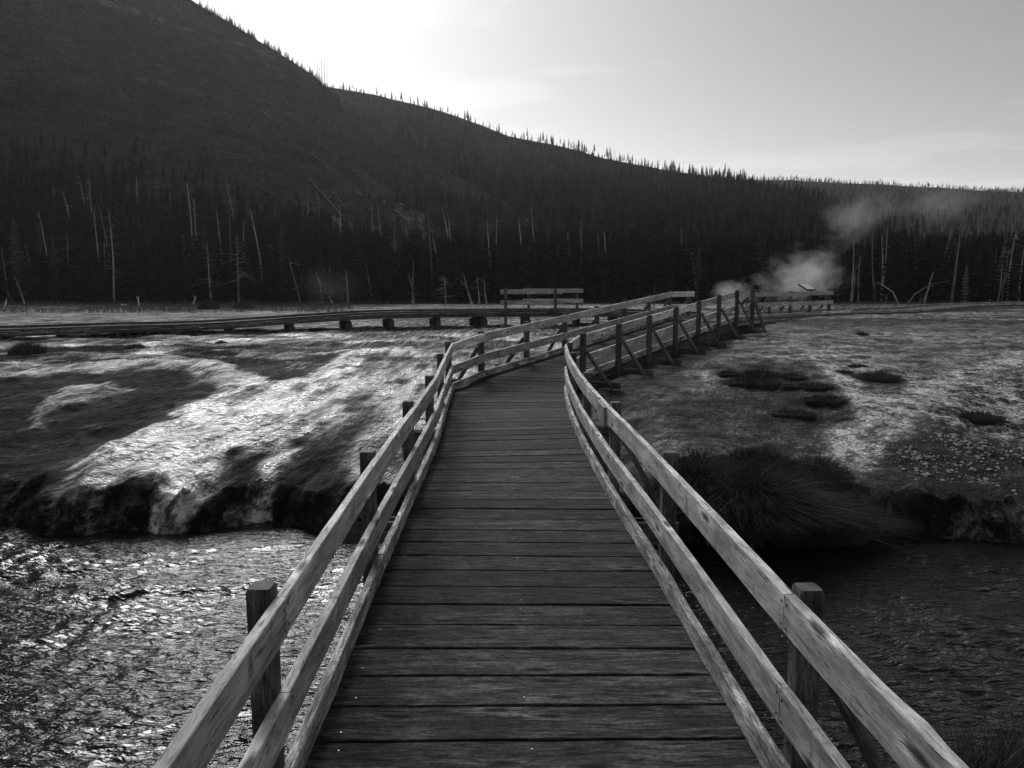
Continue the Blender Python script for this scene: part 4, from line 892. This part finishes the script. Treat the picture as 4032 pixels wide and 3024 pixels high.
# ------------------------------------------------------------------ grass, stumps, pebbles
def blades(n, rx, ry, h, spread=.5, lean=(0, 0), seg=3, w=.006, dome=0.0, surf=None):
    V = []; F = []
    for _ in range(n):
        a = random.uniform(0, 6.283); r = math.sqrt(random.random()); x, y = rx * r * math.cos(a), ry * r * math.sin(a)
        z = dome * (1 - r * r) if surf is None else surf(x, y)
        hh = h * random.uniform(.45, 1.15) * (1 - .35 * r); b = random.uniform(0, 6.283)
        ox = math.cos(a) * spread * r * hh + math.cos(b) * .42 * hh + lean[0] * hh; oy = math.sin(a) * spread * r * hh + math.sin(b) * .42 * hh + lean[1] * hh
        px, py = -math.sin(b) * w, math.cos(b) * w; k = len(V)
        for i in range(seg):
            f = i / seg; q = f * f; zz = z + hh * (f - .45 * q * min(1.2, math.hypot(ox, oy) / hh))
            V += [(x + ox * q - px * (1 - f), y + oy * q - py * (1 - f), zz), (x + ox * q + px * (1 - f), y + oy * q + py * (1 - f), zz)]
        V.append((x + ox, y + oy, z + hh * (1 - .45 * min(1.2, math.hypot(ox, oy) / hh))))
        for i in range(seg - 1): F.append((k + 2 * i, k + 2 * i + 1, k + 2 * i + 3, k + 2 * i + 2))
        F.append((k + 2 * seg - 2, k + 2 * seg - 1, k + 2 * seg))
    return V, F
def mound(rx, ry, h, seed):
    V = []; F = []; n = 14
    for i in range(5):
        f = i / 4; r = math.cos(f * 1.5)
        for j in range(n):
            a = 6.283 * j / n; q = 1 + .18 * math.sin(3 * a + seed) + .1 * math.sin(5 * a + seed * 2)
            V.append((rx * r * q * math.cos(a), ry * r * q * math.sin(a), h * math.sin(f * 1.5) - (.12 if i == 0 else 0)))
    for i in range(4):
        for j in range(n): F.append((i * n + j, i * n + (j + 1) % n, (i + 1) * n + (j + 1) % n, (i + 1) * n + j))
    F.append(tuple(4 * n + j for j in range(n))); return V, F
def tussock(x, y, rx, ry, h, n, label, group, mat='grass', hm=.5, name='grass_tussock', w=.005, lean=(0, 0), spread=.6, z=None):
    e = empty(name, (x, y, ground_z(x, y) if z is None else z)); tag(e, label, 'grass clump', group)
    V, F = mound(rx * .9, ry * .9, h * hm, x); mobj('root_mound', V, F, M['soil'], e, smooth=True)
    V, F = blades(n, rx, ry, h, spread, lean, 3, w, h * hm * .8); mobj('blades', V, F, M[mat], e)
    if n > 600:
        V, F = blades(n // 12, rx, ry, h * 1.1, spread * 1.2, lean, 3, w * .8, h * hm * .8); mobj('dead_blades', V, F, M['grass_dry'], e)
    return e
G = 'grass clumps on the right-hand mat'
for x, y, rx, ry, h, lab in [(3.74, 13.55, .2, .2, .14, 'small dark grass clump, leftmost of the patch on the mat'), (4.0, 12.95, .5, .35, .22, 'wide dark grass clump in the middle of the patch on the mat'), (4.25, 13.5, .35, .25, .22, 'taller grass clump at the back of the patch on the mat'),
        (4.75, 13.35, .28, .25, .12, 'low grass clump at the right end of the patch on the mat'), (4.8, 12.65, .5, .3, .10, 'flat dark grass clump between the patch and the bright stream'), (6.25, 13.4, .42, .35, .20, 'dark rounded grass clump right of the bright stream'),
        (4.7, 11.75, .35, .3, .14, 'dark grass clump in front of the patch beside the stream'), (4.05, 11.2, .35, .25, .10, 'flat grass clump near the grassy bank'), (6.66, 11.1, .34, .28, .16, 'lone dark grass clump on the pale mat at the right edge'),
        (8.33, 18.8, .16, .16, .12, 'tiny lone dark clump far out on the right mat'), (5.85, 13.9, .2, .15, .07, 'flat dark clump just left of the rounded one'), (6.3, 14.3, .18, .14, .07, 'flat dark clump just behind the rounded one')]:
    tussock(x, y, rx, ry, h * .85, int(650 * rx / .3), lab, G, hm=.4, w=.004)
# the grassy bank on the right of the bridge
GB = 'grass tussocks on the river bank'
for x, y, rx, ry, h, n, lab in [(2.5, 8.0, .72, .48, .58, 5200, 'large shaggy grass tussock overhanging the water in the middle of the bank'), (3.2, 8.2, .62, .45, .54, 4200, 'large grass tussock at the right end of the grassy bank'), (1.95, 8.2, .5, .42, .48, 3000, 'grass tussock at the left end of the bank beside the bridge'),
        (2.85, 8.95, .6, .4, .34, 2200, 'broad grass tussock behind the shaggy ones on the bank'), (2.2, 8.95, .45, .35, .28, 1500, 'low grass tussock behind the left one on the bank'), (3.5, 8.85, .4, .35, .30, 1300, 'small grass tussock at the back right of the bank')]:
    tussock(x, y, rx, ry, h, n, lab, GB, spread=1.1, lean=(0, -.5), w=.004, z=max(ground_z(x, y), -.95))
for x, y, h, lx, lab in [(2.1, 9.2, .55, .02, 'tall thin dry stalk left behind the grassy bank'), (2.75, 9.0, .45, .06, 'dry stalk rising from the middle of the grassy bank'), (3.1, 8.9, .5, -.05, 'dry stalk rising from the right of the grassy bank'), (2.4, 9.6, .6, -.02, 'straight dry stalk standing behind the bank')]:
    mb = MB(); tube(mb, [(0, 0, 0), (lx * .4, 0, h * .6), (lx, 0, h)], [.004, .003, .0015], 4); o = mb.build('dry_stalk', M['stalk']); o.location = (x, y, ground_z(x, y) + .15); tag(o, lab, 'grass stalk', 'dry stalks on the bank')
# tall grass on the near bank, lower right corner
for x, y, h, n, lab in [(2.5, 3.8, .62, 700, 'tall loose grass in the lower right corner, nearest the bridge'), (2.85, 3.92, .66, 700, 'tall loose grass in the lower right corner, right-hand clump')]:
    tussock(x, y, .32, .25, h, n, lab, 'grass on the near bank', hm=.15, w=.003, spread=.35)
# left side
for x, y, rx, h, lab in [(-10.2, 16.6, .38, .32, 'dark bushy clump below the left boardwalk'), (-8.7, 18.3, .2, .1, 'small dark clump in front of the left boardwalk, right of the bushy one'), (-7.26, 19.7, .16, .1, 'small dark clump at the foot of the left boardwalk ramp'), (-5.79, 23.4, .25, .12, 'flat dark clump under the left boardwalk'),
        (-16.04, 42, .55, .5, 'dark bush on the flats before the left wood'), (-14.4, 42.5, .5, .42, 'smaller dark bush on the flats before the left wood')]:
    tussock(x, y, rx, rx * .8, h, int(400 * rx / .2), lab, 'dark clumps on the left flats', w=.006)
def strew(name, label, n, region, h, mat, w):
    V = []; F = []
    for _ in range(n):
        x, y = region()
        if x is None: continue
        z = ground_z(x, y) - .01; hh = h * random.uniform(.4, 1.2); a = random.uniform(0, 6.28); b = random.uniform(0, 6.28); k = len(V)
        px, py = math.cos(b) * w, math.sin(b) * w; ox, oy = math.cos(a) * hh * .4, math.sin(a) * hh * .4
        V += [(x - px, y - py, z), (x + px, y + py, z), (x + ox, y + oy, z + hh)]; F.append((k, k + 1, k + 2))
    return tag(mobj(name, V, F, M[mat]), label, 'grass', kind='stuff')
def r1():
    y = random.uniform(36, 58); x = random.uniform(-.72, .75) * y
    return (x, y) if (x < -8 - (y - 40) * .2 or y > 53) and fbm(np.array(x * .25), np.array(y * .4), 2, 19) > .38 else (None, None)
strew('meadow_grass', 'short grass before the foot of the wood', 26000, r1, .28, 'grass_dry', .014)
def r2():
    x = random.uniform(-15, -4); y = random.uniform(15.2, 21.5)
    return (x, y) if fbm(np.array(x * .35), np.array(y * .6), 4, 17) > .46 else (None, None)
strew('boardwalk_grass', 'short dark grass along the left boardwalk', 22000, r2, .07, 'grass', .004)
def r3():
    x = random.uniform(8, 40); y = random.uniform(27, 57)
    return (x, y) if fbm(np.array(x * .2), np.array(y * .5), 3, 20) > .55 else (None, None)
strew('right_meadow_grass', 'thin grass beyond the right boardwalk', 9000, r3, .25, 'grass_dry', .012)
def r4():
    x = random.uniform(2.4, 7.2); y = random.uniform(9.6, 14.4)
    return (x, y) if poly_sd(ZONES['dark_r1'], np.array(x), np.array(y)) < .1 and fbm(np.array(x * 1.6), np.array(y * 1.6), 3, 24) > .5 else (None, None)
strew('mat_grass', 'short dark grass growing on the dark patch of the right-hand mat', 16000, r4, .05, 'grass', .004)
# pale pebbles on the right-hand bank
V = []; F = []; P = ZONES['pebble_r']; xs = [p[0] for p in P]; ys = [p[1] for p in P]; k = 0
while k < 1300:
    x, y = random.uniform(min(xs) - .2, max(xs) + .3), random.uniform(min(ys), max(ys))
    if poly_sd(P, np.array(x), np.array(y)) > .3 * random.random() - .1 or fbm(np.array(x * 2.2), np.array(y * 2.2), 3, 23) < .3 + .35 * random.random(): continue
    k += 1; r = random.choice([.005, .006, .007, .008, .010, .012, .016, .026]) * random.uniform(.7, 1.3); z = ground_z(x, y) + r * .5; b = len(V)
    for dx, dy, dz in ((1, 0, 0), (0, 1, 0), (-1, 0, 0), (0, -1, 0), (0, 0, .6), (0, 0, -.8)): V.append((x + r * dx * random.uniform(.7, 1.4), y + r * dy * random.uniform(.7, 1.2), z + r * dz))
    F += [(b, b + 1, b + 4), (b + 1, b + 2, b + 4), (b + 2, b + 3, b + 4), (b + 3, b, b + 4), (b, b + 1, b + 5), (b + 1, b + 2, b + 5), (b + 2, b + 3, b + 5), (b + 3, b, b + 5)]
tag(mobj('pebbles', V, F, M['pebble']), 'pale pebbles strewn over the dark right-hand bank', 'pebbles', kind='stuff')
# bleached stumps and driftwood on the left flats
def stump(x, y, parts, label, sc=1.0):
    e = empty('bleached_stump', (x, y, ground_z(x, y))); tag(e, label, 'stump', 'bleached wood on the left flats')
    for nm, pts, r in parts:
        mb = MB(); tube(mb, [Vector(p) * sc for p in pts], [q * sc for q in r], 7); mb.build(nm, M['stump'], e)
stump(-22.6, 48.1, [('stem', [(0, 0, -.1), (.03, 0, .5), (-.04, 0, .95), (.08, 0, 1.5)], [.13, .10, .10, .03]), ('branch', [(-.02, 0, 1.0), (-.2, 0, 1.25), (-.22, 0, 1.4)], [.06, .05, .02])], 'white forked stump standing upright on the flats', 0.42)
stump(-23.4, 47.8, [('stem', [(-.7, 0, -.05), (-.3, 0, .28), (.3, 0, .3), (.8, 0, .1)], [.06, .1, .1, .05])], 'pale arched log lying beside the forked stump', 0.36)
stump(-17.5, 35.5, [('stem', [(0, 0, -.1), (.02, 0, .3), (-.03, 0, .62)], [.12, .09, .03]), ('splinter', [(.08, 0, 0), (.12, 0, .35)], [.06, .02])], 'short splintered white stump on the flats', 0.45)
stump(-21.9, 54.6, [('stem', [(0, 0, -.1), (.15, 0, .5), (.4, 0, 1.0), (.3, 0, 1.3)], [.12, .1, .07, .03]), ('branch', [(.38, 0, 1.0), (.0, 0, 1.2)], [.04, .02]), ('root', [(0, 0, .3), (-.4, 0, -.1)], [.08, .06])], 'crooked white stump near the wood edge', 0.48)
stump(-26.0, 40.6, [('stem', [(0, 0, -.1), (.25, 0, .6), (.45, 0, 1.25)], [.11, .09, .03])], 'leaning pale stump at the left edge of the picture', 0.45)
stump(-21.1, 34.8, [('stem', [(-.6, 0, -.05), (-.2, 0, .25), (.3, 0, .2), (.6, 0, -.05)], [.07, .1, .1, .06]), ('root', [(-.1, 0, .2), (.1, 0, .45), (.35, 0, .3)], [.06, .05, .03])], 'tangled pale driftwood roots on the left flats', 0.45)
stump(-22.0, 34.7, [('stem', [(-.25, 0, 0), (-.3, 0, .2), (0, 0, .3), (.3, 0, .05)], [.05, .06, .06, .03])], 'small curled white root left of the driftwood roots', 0.40)
# bowed dead saplings by the right wood
for x, y, pts, lab in [(26.5, 54.5, [(0, 0, 0), (-.4, 0, .8), (-1.3, 0, 1.4), (-1.7, 0, 1.5)], 'bowed dead sapling curving left at the right wood edge'), (27.1, 54.5, [(0, 0, 0), (.5, 0, .7), (1.5, 0, 1.35), (2.9, 0, 1.6)], 'long bowed dead sapling curving right at the right wood edge')]:
    mb = MB(); tube(mb, pts, [.05, .045, .03, .012], 6); o = mb.build('bowed_sapling', M['snag']); o.location = (x, y, ground_z(x, y)); tag(o, lab, 'dead sapling', 'bowed dead saplings')

# ------------------------------------------------------------------ steam
def steam(name, loc, size, dens, label, scale, cut=.48, seed=0.0, tilt=0.0):
    t = NT(name); g = t.n('ShaderNodeTexCoord').outputs['Object']
    wob = t.n('ShaderNodeTexNoise', {'Vector': t.mapv(g, (1, 1, 1), (seed, seed * 2, seed)), 'Scale': scale, 'Detail': 5, 'Roughness': .6, 'Distortion': 1.2}).outputs[0]
    big = t.noise(t.mapv(g, (1, 1, 1), (seed * 3, seed, 0)), scale * .5, 2, .5)
    ln = t.n('ShaderNodeVectorMath', {0: g}, operation='LENGTH').outputs['Value']
    fall = t.rng(ln, .1, 1.0, 1, 0)
    body = t.math('ADD', t.math('MULTIPLY', fall, .75), t.math('ADD', t.math('MULTIPLY', t.math('SUBTRACT', wob, .5), 1.1), t.math('MULTIPLY', t.math('SUBTRACT', big, .5), .9)))
    d = t.math('MULTIPLY', t.rng(body, cut, cut + .4, 0, 1), t.rng(ln, .8, 1.0, 1, 0))
    pv = t.n('ShaderNodeVolumePrincipled', {'Color': .97, 'Density': t.math('MULTIPLY', d, dens), 'Anisotropy': .35})
    t.t.links.new(pv.outputs[0], t.out.inputs['Volume'])
    V, F = [], []
    import bmesh
    bm = bmesh.new(); bmesh.ops.create_icosphere(bm, subdivisions=3, radius=1.0)
    me = bpy.data.meshes.new(name); bm.to_mesh(me); bm.free(); me.materials.append(t.m)
    o = link(bpy.data.objects.new(name, me)); o.location = loc; o.scale = size; o.rotation_euler = (0, tilt, 0)
    tag(o, label, 'steam', kind='stuff'); return o
steam('steam_plume', (14.6, 40.5, 1.8), (3.4, 2.0, 2.3), .5, 'bright steam plume billowing behind the right railing', 2.6, .34, 1.3, -.2)
steam('steam_wisp', (10.2, 36.5, .8), (1.7, 1.4, 1.0), .35, 'low steam wisp at the end of the ramp', 2.4, .34, 4.1)
steam('steam_drift', (20.4, 48, 5.1), (3.9, 2.6, 2.4), .15, 'pale drifting steam above the bright plume', 2.4, .34, 7.7, -.35)
steam('steam_drift', (26.6, 50, 6.0), (3.8, 2.6, 2.4), .09, 'faint drifting steam farthest right', 2.2, .34, 2.9, -.2)
steam('steam_faint', (-11.2, 49, .9), (3.0, 1.5, 2.0), .022, 'faint low steam before the left wood', 2.2, .3, 9.3)

# ------------------------------------------------------------------ the evening air
t = NT('haze_air'); pv = t.n('ShaderNodeVolumePrincipled', {'Color': .9, 'Density': HAZE, 'Anisotropy': .55}); t.t.links.new(pv.outputs[0], t.out.inputs['Volume'])
x, y0, y1, z0, z1 = 440, -40, 830, -3.5, 265
V = [(-x, y0, z0), (x, y0, z0), (x, y1, z0), (-x, y1, z0), (-x, y0, z1), (x, y0, z1), (x, y1, z1), (-x, y1, z1)]
tag(mobj('haze', V, [(3, 2, 1, 0), (4, 5, 6, 7), (0, 1, 5, 4), (1, 2, 6, 5), (2, 3, 7, 6), (3, 0, 4, 7)], t.m), 'thin evening haze over the whole valley', 'haze', kind='stuff')
